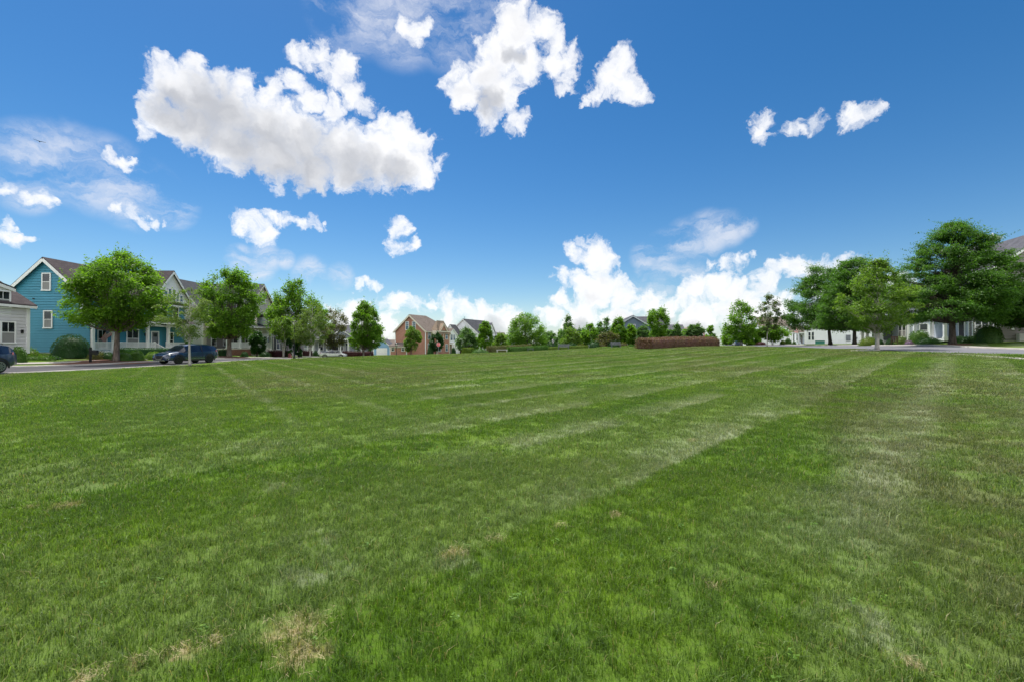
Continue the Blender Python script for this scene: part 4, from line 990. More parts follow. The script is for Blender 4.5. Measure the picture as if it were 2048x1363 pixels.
def railing(root, p, q, z, h=.9, mat='white', step=.14, zq=None):
    """rail with balusters from p to q, standing on height z (zq at the far end)"""
    m = MB(); zq = z if zq is None else zq
    m.beam((*p, z + h), (*q, zq + h), .07, .07); m.beam((*p, z + .12), (*q, zq + .12), .05, .05)
    n = max(2, int(math.hypot(q[0] - p[0], q[1] - p[1]) / step))
    for i in range(n + 1):
        u = i / n; x, y, zz = p[0] + (q[0] - p[0]) * u, p[1] + (q[1] - p[1]) * u, z + (zq - z) * u
        s = .06 if i in (0, n) else .026
        m.box(x - s, x + s, y - s, y + s, zz + .08, zz + h + (.12 if i in (0, n) else 0))
    return m.build('railing', M[mat], root)

def stairs(root, x0, x1, y0, y1, z0, z1, n, mat='concrete', dirn='+x'):
    m = MB()
    for i in range(n):
        zt = z1 - (z1 - z0) * i / n - .02
        if dirn == '+x': m.box(x0 + (x1 - x0) * i / n, x0 + (x1 - x0) * (i + 1) / n, y0, y1, z0 - .4, zt)
        else: m.box(x0, x1, y0 + (y1 - y0) * i / n, y0 + (y1 - y0) * (i + 1) / n, z0 - .4, zt)
    return m.build('stairs', M[mat], root)

def door(root, x, y, z, w, h, face, mat='door_dark', trim='white', lights=True):
    nx, ny = {'-y': (0, -1), '+x': (1, 0), '-x': (-1, 0), '+y': (0, 1)}[face]; x += nx * .04; y += ny * .04
    f = MB(); t = .12
    f.box(-w / 2 - t, -w / 2, -.06, .01, 0, h + t); f.box(w / 2, w / 2 + t, -.06, .01, 0, h + t); f.box(-w / 2, w / 2, -.06, .01, h, h + t)
    p = MB().box(-w / 2, w / 2, -.03, .01, 0, h)
    for zz in (.15, h * .45): p.box(-w * .36, w * .36, -.042, -.028, zz, zz + h * .26)
    o = p.build('door', M[mat], root, (x, y, z), ROT[face]); f.build('frame', M[trim], o)
    k = MB().cbox((w * .38, -.06, h * .46), .05, .06, .12); k.build('handle', M['chrome'], o)
    if lights: MB().box(-w * .3, w * .3, -.045, -.03, h * .74, h * .93).build('pane', M['pane'], o)
    return o

def house(name, label, x, y, rz=0.0, z=None, cat='house', group=None):
    return tag(empty(name, (x, y, H(x, y) if z is None else z), R(rz)), label, cat, group)

# --- pale grey house at the left edge (its street front faces +x)
h = house('pale_grey_house', 'pale grey lap sided house with brown roof at the left edge of the photo', -41.5, 39.0, z=.7, group='houses on the left street')
block(h, -9.5, 0, -14, 0, .25, 4.42, 7.55, 'y', 'greywhite_siding', 'roof_brown', ov=.38)
part(h, 'foundation', 'concrete', [(-9.48, -.02, -13.98, -.02, -.6, .25)])
for yy in (-1.62, -2.75):
    window(h, .03, yy, 1.15, .95, 1.62, '+x', bars=1, blind=True)
# wall dormer
block(h, -2.6, .03, -4.0, -1.35, 3.2, 5.55, 5.95, 'x', 'white', 'roof_brown', ov=.18, corner=0, lap=False)
for yy in (-2.05, -3.15): window(h, .06, yy, 4.0, .92, 1.25, '+x', bars=1, blind=True)
part(h, 'porch_light', 'black', [(.03, .18, -.62, -.5, 1.9, 2.2)])

# --- teal blue house: gable towards the lawn, porch along the street
h = house('teal_house', 'teal blue house with a plain gable wall and a white railed front porch', -47.6, 46.5, z=.78, group='houses on the left street')
GX0, GX1 = -3.75, 3.65
block(h, GX0, GX1, 0, 14.5, .12, 6.25, 9.6, 'y', 'blue_siding', 'roof_brown', ov=.42, rake=.3, corner=0)
part(h, 'foundation', 'white', [(GX0 + .03, GX1 - .03, .03, 14.4, -.7, .12), (GX1 - .04, 4.72, .05, 14.2, -.7, .10)])
window(h, .05, -.03, 6.45, .72, 1.62, '-y', blind=True)
window(h, .25, -.03, 2.62, .72, 1.62, '-y', blind=True)
part(h, 'vent', 'black', [(-1.35, -1.15, -.12, .0, 5.5, 5.6)])
# lower gable wall that closes the end of the porch bay, then the open porch
part(h, 'corner_board', 'white', [(GX1 - .14, GX1 + .05, -.06, .16, 3.3, 6.2)])
m = MB(); siding_face(m, (GX1, .0), (4.5, .0), .12, 3.1); m.build('wing_wall', M['blue_siding'], h)
part(h, 'porch_floor', 'white', [(GX1 + .02, 4.75, .02, 14.3, .10, .24)])
for yy in (.14, 2.6, 7.2, 10.4, 14.1): column(h, 4.6, yy, .24, 3.05)
part(h, 'porch_beam', 'white', [(4.42, 4.8, -.1, 14.4, 3.05, 3.5), (GX1 + .03, 4.42, -.1, .1, 3.05, 3.5)])
part(h, 'house_number', 'black', [(4.80, 4.84, 9.0, 9.8, 3.2, 3.36)])
m = MB(); m.slab([(GX1, -.4, 4.5), (5.15, -.4, 3.55), (5.15, 14.7, 3.55), (GX1, 14.7, 4.5)], .12); m.build('porch_roof', M['roof_brown'], h)
part(h, 'porch_fascia', 'white', [(5.15, 5.2, -.4, 14.7, 3.36, 3.54)])
for a, b in ((.3, 2.45), (2.75, 7.05), (10.55, 13.95)): railing(h, (4.6, a), (4.6, b), .24)
railing(h, (4.6, 7.35), (4.6, 8.2), .24)
railing(h, (4.62, 8.25), (6.0, 8.25), .24, zq=-.5); railing(h, (4.62, 10.1), (6.0, 10.1), .24, zq=-.5)
stairs(h, 4.75, 6.1, 8.32, 10.0, -.7, .24, 4, 'white')
for yy, w_, hh in ((2.2, .95, 1.75), (6.1, 1.5, 1.95)): window(h, GX1 + .03, yy, .62, w_, hh, '+x', bars=1, blind=True)
door(h, GX1 + .03, 9.4, .24, 1.0, 2.15, '+x', 'door_grey'); window(h, GX1 + .03, 11.9, .62, .9, 1.75, '+x', bars=1)
MB().cbox((GX1 + .12, 7.9, 1.9), .14, .14, .3).build('porch_light', M['black'], h)
# front cross gable with a row of tall narrow panes under the rake, flat bay below
block(h, -1.0, 4.3, 8.2, 14.4, 6.2, 6.7, 10.1, 'x', 'white', 'roof_brown', ov=.35, lap=False, corner=0, ends=(False, True), wname='gable_wall')
for i, (yy, hh) in enumerate(((9.6, .75), (10.25, 1.1), (10.9, 1.4), (11.6, 1.4), (12.25, 1.1), (12.9, .75))): window(h, 4.33, yy, 6.35 + .1, .46, hh, '+x', pane='pane_blue')
block(h, GX1 - .2, 4.1, 8.6, 14.0, 3.6, 6.05, 6.3, 'y', 'blue_siding', 'roof_brown', ov=.3, corner=.14, wname='bay_wall')
window(h, 4.13, 10.2, 4.2, .9, 1.4, '+x'); window(h, 4.13, 12.2, 4.2, .9, 1.4, '+x')

# --- cream house with steep gable and porch stairs
h = house('cream_house', 'cream lap sided house with steep gable, white porch and brick base behind the navy SUV', -48.5, 65.5, z=.35, group='houses on the left street')
block(h, -4.2, 4.0, 0, 13.0, .5, 6.2, 10.7, 'y', 'cream_siding', 'roof_grey', 'cream_trim', ov=.45, rake=.3)
part(h, 'foundation', 'brick_base', [(-4.15, 3.95, .04, 12.9, -.7, .5), (3.98, 7.25, .6, 12.6, -.9, .62)])
window(h, -.1, -.03, 7.0, .9, 1.5, '-y', 'cream_trim', blind=True)
part(h, 'gable_trim', 'white', [(-1.9, 1.9, -.12, -.01, 8.25, 8.42)])
part(h, 'porch_floor', 'cream_trim', [(4.0, 7.3, .6, 12.6, .62, .76)])
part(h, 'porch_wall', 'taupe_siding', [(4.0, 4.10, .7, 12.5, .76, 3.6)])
for yy in (.75, 3.7, 6.3, 8.5, 12.4): column(h, 7.1, yy, .76, 3.6, .3, 'white')
part(h, 'porch_beam', 'cream_trim', [(6.9, 7.35, .5, 12.7, 3.6, 4.05), (4.0, 6.9, .5, .72, 3.6, 4.05)])
m = MB(); m.slab([(4.0, .2, 5.1), (7.8, .2, 4.1), (7.8, 13.0, 4.1), (4.0, 13.0, 5.1)], .14); m.build('porch_roof', M['roof_grey'], h)
part(h, 'porch_fascia', 'white', [(7.8, 7.86, .2, 13.0, 3.92, 4.08)])
for a, b in ((.95, 3.5), (3.9, 6.1), (8.7, 12.2)): railing(h, (7.1, a), (7.1, b), .76)
railing(h, (7.2, 6.35), (9.3, 6.35), .76, zq=-.45); railing(h, (7.2, 8.4), (9.3, 8.4), .76, zq=-.45)
for yy in (6.35, 8.4): part(h, 'newel_post', 'white', [(9.22, 9.45, yy - .12, yy + .12, -.6, .75)])
stairs(h, 7.3, 9.3, 6.45, 8.3, -.7, .76, 6, 'concrete')
for yy in (2.1, 4.9): window(h, 4.11, yy, 1.2, .95, 1.9, '+x', bars=1)
door(h, 4.11, 7.4, .76, 1.0, 2.3, '+x', 'door_dark'); window(h, 4.11, 10.6, 1.2, .95, 1.9, '+x', bars=1)

# --- grey cross gabled house with balcony and dark shutters
h = house('balcony_house', 'beige house with a steep side gable, second floor balcony and navy shutters', -44.0, 80.0, z=-.15, group='houses on the left street')
block(h, -9, 0, -3.6, 3.6, .4, 8.9, 12.3, 'x', 'cream_siding', 'roof_grey', 'cream_trim', ov=.4, ends=(False, True), rake=.28)
part(h, 'foundation', 'cream_trim', [(-8.9, -.04, -3.5, 16.5, -.8, .4)])
window(h, .03, .3, 9.3, .9, 1.5, '+x', 'white', blind=True)
block(h, -9, -.4, 3.6, 17, .4, 6.2, 10.2, 'y', 'taupe_siding', 'roof_slate', 'cream_trim', ov=.4, ends=(False, True), wname='wing_wall')
MB().lathe([(.09, 0), (.09, .7), (.13, .72), (.13, .8)], 10, (-4.6, 5.2, 10.0)).build('vent_pipe', M['black'], h)
part(h, 'balcony_floor', 'cream_trim', [(0, 2.0, -5.2, -.2, 3.7, 4.05)])
for yy in (-5.0, -.4): column(h, 1.8, yy, .4, 3.7, .3, 'cream_trim'); column(h, 1.8, yy, 4.05, 6.6, .26, 'cream_trim')
railing(h, (1.8, -4.8), (1.8, -.6), 4.05, mat='cream_trim'); railing(h, (.1, -5.05), (1.7, -5.05), 4.05, mat='cream_trim')
part(h, 'balcony_roof', 'roof_slate', [(-.3, 2.2, -5.4, 0, 6.6, 6.9)])
part(h, 'porch_floor', 'cream_trim', [(0.05, 2.0, -5.2, -.2, .2, .42)]); railing(h, (1.8, -4.8), (1.8, -.6), .42, mat='cream_trim')
window(h, .03, -2.2, 1.0, 1.0, 2.0, '+x'); window(h, .03, -2.2, 4.9, 1.0, 1.6, '+x')
for yy in (2.2, 6.2):
    window(h, .03 if yy < 3.6 else -.37, yy, 1.0, 1.15, 2.1, '+x', bars=1, pane='pane_blue')
    for s in (-1, 1): part(h, 'shutter', 'shutter', [((.0 if yy < 3.6 else -.4), (.12 if yy < 3.6 else -.28), yy + s * 1.02 - .26, yy + s * 1.02 + .26, .95, 3.2)])

# --- low grey porch house facing the camera across the cross street
h = house('porch_house', 'low grey porch house with white columns behind the white sedan', PX(605, 106), 106, z=-.75, group='houses on the left street')
block(h, -.8, 13.0, 2.2, 11, .6, 3.95, 7.0, 'x', 'grey_siding', 'roof_slate', ov=.5)
part(h, 'foundation', 'stone_pale', [(-.78, 12.9, 2.25, 10.9, -.6, .6), (-.4, 12.6, .1, 2.2, -.6, .55)])
block(h, 5.4, 12.6, .2, 6.0, 3.6, 3.75, 5.9, 'y', 'grey_siding', 'roof_slate', ov=.3, ends=(True, False), wname='porch_gable', corner=0)
part(h, 'porch_floor', 'white', [(-.5, 12.7, 0, 2.2, .55, .7)])
for xx in (.1, 2.4, 5.6, 8.8, 10.6, 12.5): column(h, xx, .15, .7, 3.4, .24)
part(h, 'porch_beam', 'white', [(-.3, 12.7, 0, .3, 3.4, 3.75)])
m = MB(); m.slab([(-.8, -.3, 3.82), (5.4, -.3, 3.82), (5.4, 2.6, 4.6), (-.8, 2.6, 4.6)], .12); m.build('porch_roof', M['roof_slate'], h)
railing(h, (.3, .15), (2.2, .15), .7, step=.4)
railing(h, (4.0, .1), (4.0, -1.3), .7, zq=-.3); stairs(h, 4.1, 5.4, 0, -1.4, -.6, .7, 5, 'stone_pale', '-y')
window(h, 3.4, 2.17, 1.1, 1.0, 1.8, '-y', bars=2); window(h, 7.0, 2.17, 1.1, 1.1, 1.8, '-y', bars=2); window(h, 8.2, 2.17, 1.1, .9, 1.8, '-y', bars=2)
door(h, 9.7, 2.17, .7, 1.0, 2.1, '-y', 'door_grey'); window(h, 1.1, 2.17, 1.0, 1.6, 2.0, '-y', pane='blind')

# --- small blue garage far away
h = house('blue_garage', 'small light blue garage with grey roof left of the brick house', PX(747, 136), 136, z=-1.6, group='houses beyond the lawn')
block(h, 0, 5.0, 0, 6, .0, 2.9, 4.9, 'y', 'lightblue_siding', 'roof_slate', ov=.3)
part(h, 'garage_door', 'white', [(.9, 4.1, -.12, .0, .05, 2.3)])
h = house('low_house', 'low grey roofed house glimpsed beside the blue garage', PX(756, 170), 170, z=-2.0, group='houses beyond the lawn')
block(h, 0, 9, 0, 6, 0, 3.2, 5.4, 'x', 'greywhite_siding', 'roof_taupe', ov=.3); window(h, 3, -.03, 1, 1, 1.4, '-y')

# --- red brick house
BR = -27.0
bx = PX(851, 124)
h = house('red_brick_house', 'three storey red brick house with tan shingle roof and white trimmed windows', bx, 124, BR, z=-1.15, group='houses beyond the lawn')
block(h, -10.6, 0, 0, 13.5, 0, 6.7, 11.0, 'y', 'brick', 'roof_taupe', 'cream_trim', ov=.5, lap=False, corner=0, rake=.4, hipe=6.5)
part(h, 'foundation', 'stone_pale', [(-10.58, -.02, .02, 13.4, -1, 0)])
part(h, 'corner_board', 'white', [(-10.68, -10.5, -.06, .1, .0, 6.5), (-.1, .08, -.06, .12, 0, 6.4)])
for xx in (-6.3, -3.9): window(h, xx, -.03, 7.0, 1.0, 2.1, '-y', bars=2, pane='pane_blue')
for zz in (1.0, 4.3): window(h, -.0 + .03, 1.6, zz, 1.2, 2.1, '+x', bars=2, pane='pane_blue')
# low rear wing in front of the gable, with pent roof and two small windows
block(h, -10.9, -5.2, -1.6, -.06, 0, 2.3, 2.7, 'x', 'brick', 'roof_taupe', 'cream_trim', ov=.3, lap=False, corner=0, wname='wing_wall')
m = MB(); m.slab([(-11.3, -2.0, 2.45), (-4.9, -2.0, 2.45), (-5.0, -.02, 3.5), (-11.2, -.02, 3.5)], .14); m.build('wing_roof', M['roof_taupe'], h)
for xx in (-10.0, -6.4): window(h, xx, -1.64, 1.1, .85, .95, '-y')
part(h, 'wing_corner_board', 'white', [(-5.3, -5.12, -1.68, -1.5, 0, 2.3)])
# front bay with tan hip roof and a small pediment, then the entrance end
block(h, -.5, 1.6, 2.9, 9.0, 0, 6.6, 9.4, 'y', 'brick', 'roof_tan', 'cream_trim', ov=.35, lap=False, corner=0, hip=1.4, wname='bay_wall')
part(h, 'bay_trim', 'cream_trim', [(1.58, 1.72, 2.8, 3.1, 0, 6.4), (1.58, 1.72, 5.9, 6.1, 3.6, 6.4), (1.58, 1.72, 8.8, 9.1, 0, 6.4), (-.4, 1.75, 2.75, 2.9, 6.3, 6.6), (1.6, 1.75, 2.8, 9.1, 6.3, 6.6)])
block(h, .2, 1.9, 4.2, 7.0, 6.75, 6.95, 8.6, 'x', 'brick', 'roof_tan', 'cream_trim', ov=.25, lap=False, corner=0, ends=(False, True), wname='pediment')
for yy in (4.2, 7.5): window(h, 1.63, yy, 4.4, 1.0, 1.8, '+x', bars=2, pane='pane_blue'); window(h, 1.63, yy, 1.0, 1.0, 1.9, '+x', bars=2, pane='pane_blue')
block(h, -.5, 1.3, 9.3, 13.0, 3.4, 6.0, 7.4, 'x', 'white', 'roof_taupe', 'white', ov=.25, lap=False, corner=0, ends=(False, True), wname='upper_bay')
for yy in (10.4, 11.8): window(h, 1.33, yy, 4.1, 1.0, 1.6, '+x', bars=2, pane='pane_blue')
part(h, 'portico', 'white', [(.02, 2.6, 9.2, 13.1, 2.9, 3.3)])
for yy in (9.4, 11.2, 12.9): column(h, 2.4, yy, 0, 2.9, .3)
door(h, .03, 11.2, .1, 1.1, 2.2, '+x', 'door_dark')

# --- white house with charcoal roof
h = house('white_gable_house', 'white two storey house with charcoal roof standing behind the brick house', PX(957, 146), 146, BR, z=-1.3, group='houses beyond the lawn')
block(h, -11.4, 0, 0, 12.5, 0, 6.6, 11.2, 'y', 'white_siding', 'roof_grey', ov=.4)
part(h, 'foundation', 'stone_pale', [(-11.38, -.02, .03, 12.4, -1, 0)])
block(h, -11.9, -5.6, -3.2, -.05, 0, 5.6, 9.3, 'y', 'white_siding', 'roof_grey', ov=.3, wname='wing_wall', ends=(True, False))
block(h, -5.5, 1.4, 3.2, 8.6, 4.0, 6.7, 10.0, 'x', 'white_siding', 'roof_slate', ov=.35, ends=(False, True), wname='front_gable')
for yy in (1.6,): window(h, .03, yy, 4.2, 1.0, 1.7, '+x'); window(h, .03, yy, 1.0, 1.0, 1.8, '+x')
window(h, 1.43, 5.9, 4.6, 1.2, 1.6, '+x')
part(h, 'porch_floor', 'white', [(.02, 2.6, 2.8, 12.0, .1, .4)])
for yy in (3.0, 5.0, 7.2, 9.5, 11.8): column(h, 2.4, yy, .4, 3.2, .3)
part(h, 'porch_roof', 'white', [(.02, 2.8, 2.6, 12.2, 3.2, 3.6)])
door(h, .04, 6.0, .4, 1.1, 2.2, '+x', 'door_dark')
MB().lathe([(.05, 0), (.05, .9)], 8, (-5.7, .6, 11.2)).build('vent_pipe', M['black'], h)

# --- tan houses peeking over the hedge
h = house('tan_house', 'distant tan house with brown roof right of the white house', PX(968, 190), 190, -20, z=-2, group='houses beyond the lawn')
block(h, 0, 7, 0, 9, 0, 6.0, 8.6, 'x', 'tan_siding', 'roof_taupe', 'cream_trim', ov=.4, lap=False)
window(h, 2, -.03, 3.6, 1, 1.5, '-y'); window(h, 5, -.03, 3.6, 1, 1.5, '-y')
h = house('tan_house', 'second distant tan house with lower roof beyond the hedge', PX(985, 205), 205, -20, z=-2, group='houses beyond the lawn')
block(h, 0, 8, 0, 9, 0, 5.2, 7.6, 'x', 'tan_siding', 'roof_taupe', 'cream_trim', ov=.4, lap=False)
window(h, 2, -.03, 3.2, 1, 1.4, '-y'); window(h, 6, -.03, 3.2, 1, 1.4, '-y')
h = house('pale_house', 'pale blue white house front behind the low pale green tree', PX(984, 150), 150, -20, z=-1.2, group='houses beyond the lawn')
block(h, 0, 5, 0, 8, 0, 3.4, 5.0, 'x', 'pale_siding', 'roof_slate', ov=.3); window(h, 1.5, -.03, 1, 1, 1.6, '-y'); window(h, 3.5, -.03, 1, 1, 1.6, '-y')

# --- slate blue house
h = house('slate_blue_house', 'slate blue gabled house half hidden by the central trees', PX(1266, 116), 116, -6, z=1.0, group='houses beyond the lawn')
block(h, -5.6, 5.6, 0, 14, 0, 4.6, 8.0, 'y', 'slate_siding', 'roof_slate', 'pale_siding', ov=.45, rake=.34)
block(h, 2.5, 9.5, 7, 13, 0, 5.5, 8.2, 'x', 'slate_siding', 'roof_slate', 'pale_siding', ov=.4, wname='wing_wall', ends=(False, True))
part(h, 'foundation', 'concrete', [(-5.58, 5.58, .02, 13.9, -1.5, 0), (5.6, 9.4, 7.05, 12.9, -1.5, 0)])
block(h, -4.4, 1.6, -2.6, -.05, -.2, 1.9, 3.1, 'x', 'slate_siding', 'roof_slate', 'white', ov=.25, wname='porch_wall', corner=.14)
window(h, -1.3, -2.63, .55, .8, .9, '-y'); part(h, 'downspout', 'white', [(-.28, -.12, -2.75, -2.62, -.2, 1.9)])
part(h, 'utility_box', 'white', [(-3.3, -2.9, -2.75, -2.6, .3, .9)])
window(h, 0, -.03, 4.2, 1.0, 1.5, '-y'); part(h, 'side_porch', 'white', [(5.62, 8.4, 1.2, 1.4, 2.3, 2.5), (8.2, 8.4, 1.2, 1.4, -1, 2.3)])
h = house('grey_roof_house', 'distant house with grey roof between the young maple and the magnolia', PX(1338, 150), 150, -6, z=1.0, group='houses beyond the lawn')
block(h, -1, 5, 0, 8, 0, 5.0, 7.2, 'x', 'tan_siding', 'roof_slate', 'cream_trim', ov=.4, lap=False); window(h, 2, -.03, 2, 1, 1.5, '-y')
h = house('tan_house', 'distant tan house end between the two magnolias', PX(1364, 160), 160, -6, z=1.0, group='houses beyond the lawn')
block(h, 0, 4.2, 0, 8, 0, 5.8, 6.6, 'y', 'tan_siding', 'roof_tan', 'cream_trim', ov=.3, lap=False); window(h, 2, -.03, 2, 1, 1.5, '-y')

# --- right street: fronts face local -x, near side walls face local -y
RR = -17.2
h = house('white_house', 'white lap sided house with a long blank side wall behind the pin oaks', 74.0, 115.0, RR, z=1.75, group='houses on the right street')
block(h, 0, 17, 0, 12.5, .15, 6.6, 10.6, 'x', 'white_siding', 'roof_slate', ov=.4)
part(h, 'foundation', 'concrete', [(.03, 16.9, .03, 12.4, -1, .15)])
for yy in (5.4, 7.2, 9.0): window(h, -.03, yy, 4.2, .8, 2.0, '-x')
for yy in (6.0, 9.2): window(h, -.03, yy, .9, .95, 1.9, '-x')
part(h, 'porch_floor', 'white', [(-3.0, -.05, .3, 4.0, 0, .25)])
for yy in (.5, 3.8): column(h, -2.8, yy, .25, 3.0, .24)
block(h, -3.1, -.05, .2, 4.1, 3.0, 3.1, 4.6, 'x', 'white', 'roof_taupe', ov=.25, lap=False, corner=0, wname='porch_gable', ends=(True, False))
door(h, -.03, 1.9, .25, 1.0, 2.1, '-x', 'door_red'); window(h, -.03, 3.3, .8, .6, 1.8, '-x')
for xx in (1.0, 1.75): window(h, xx, -.03, 1.1, .45, 1.9, '-y')
part(h, 'electric_panel', 'door_grey', [(8.9, 9.8, -.18, -.03, .85, 2.3)])
part(h, 'meter', 'door_grey', [(10.9, 11.2, -.2, -.03, 1.3, 1.75), (11.0, 11.08, -.14, -.03, 0, 1.3)])

h = house('porch_column_house', 'pale house with thick white porch columns right of the pale trunk tree', 64.0, 73.5, RR, z=2.0, group='houses on the right street')
block(h, 0, 12, 0, 11.5, .3, 6.2, 9.6, 'x', 'pale_siding', 'roof_slate', ov=.4)
part(h, 'foundation', 'stone_pale', [(.03, 11.9, .03, 11.4, -1, .3), (-2.35, .02, 3.2, 11.2, -1, .3)])
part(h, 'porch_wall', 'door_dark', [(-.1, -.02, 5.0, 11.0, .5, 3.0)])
for yy in (3.6, 6.3, 9.0, 11.0): column(h, -2.2, yy, .3, 3.2, .42)
part(h, 'porch_beam', 'white', [(-2.45, -1.95, 3.3, 11.3, 3.2, 3.65), (-1.95, 0, 3.3, 3.6, 3.2, 3.65)])
m = MB(); m.slab([(-2.8, 3.0, 3.7), (-2.8, 11.6, 3.7), (0, 11.6, 4.7), (0, 3.0, 4.7)], .12); m.build('porch_roof', M['roof_slate'], h)
part(h, 'porch_knee_wall', 'greywhite_siding', [(-2.35, -2.1, 6.5, 8.8, .3, 1.0)])
window(h, -.03, 1.0, 1.0, .95, 1.9, '-x', blind=True); window(h, -.03, 2.2, 1.0, .95, 1.9, '-x', blind=True)
for xx in (2.0, 3.1): window(h, xx, -.03, 1.0, .95, 1.9, '-y')

h = house('taupe_house', 'tall taupe sided house with dark grey roof at the right edge behind the largest oak', 52.0, 49.0, RR, z=2.0, group='houses on the right street')
block(h, 0, 11, 0, 11.2, .35, 8.1, 12.0, 'y', 'taupe_siding', 'roof_slate', ov=.4, ends=(True, True))
part(h, 'foundation', 'concrete', [(.03, 10.9, .03, 11.1, -1, .35)])
block(h, .6, 4.5, 3.2, 7.4, 8.0, 9.6, 11.2, 'x', 'taupe_siding', 'roof_slate', ov=.3, ends=(True, False), wname='dormer_wall', corner=.12)
window(h, .57, 5.3, 8.6, .8, 1.1, '-x')
for yy, blind in ((1.25, True), (2.35, True)): window(h, -.03, yy, 1.05, .95, 1.55, '-x', blind=blind)
for yy in (1.8, 6.0): window(h, -.03, yy, 5.0, 1.0, 1.7, '-x', blind=True)
part(h, 'corner_board', 'white', [(-.11, .0, 3.3, 3.46, .35, 8), (-.11, 0, 4.0, 4.14, .35, 3.1)])
part(h, 'porch_wall', 'pale_siding', [(-.1, -.01, 4.15, 10.9, .5, 3.1)])
part(h, 'porch_floor', 'white', [(-2.4, -.02, 4.1, 11.0, .1, .4)])
for yy in (4.3, 7.2, 10.8): column(h, -2.2, yy, .4, 3.1, .3)
part(h, 'porch_beam', 'white', [(-2.4, -2.0, 4.1, 11.0, 3.1, 3.5), (-2.0, 0, 4.1, 4.35, 3.1, 3.5)])
m = MB(); m.slab([(-2.8, 3.8, 3.55), (-2.8, 11.3, 3.55), (0, 11.3, 4.6), (0, 3.8, 4.6)], .12); m.build('porch_roof', M['roof_slate'], h)
railing(h, (-2.2, 7.35), (-2.2, 10.6), .4)
door(h, -.09, 5.2, .4, 1.0, 2.1, '-x', 'door_dark')
MB().lathe([(.05, 0), (.05, .35), (.2, .4), (.2, .5)], 10, (5.2, 9.2, 12.05)).build('roof_vent', M['black'], h)
MB().cbox((2.2, -.28, -.1), .9, .5, .9).build('air_conditioner', M['stone_pale'], h)
part(h, 'wall_outlet', 'white', [(1.35, 1.6, -.12, -.03, 1.2, 1.5)])
# far house at the end of the right street
h = house('far_white_house', 'small white house end glimpsed left of the white side walled house', PX(1560, 150), 150, RR, z=1.3, group='houses on the right street')
block(h, -6, 6, 0, 10, 0, 6.4, 9.6, 'x', 'white_siding', 'roof_taupe', ov=.3); window(h, -2, -.03, 3.6, 1, 1.6, '-y'); window(h, 2, -.03, 3.6, 1, 1.6, '-y')
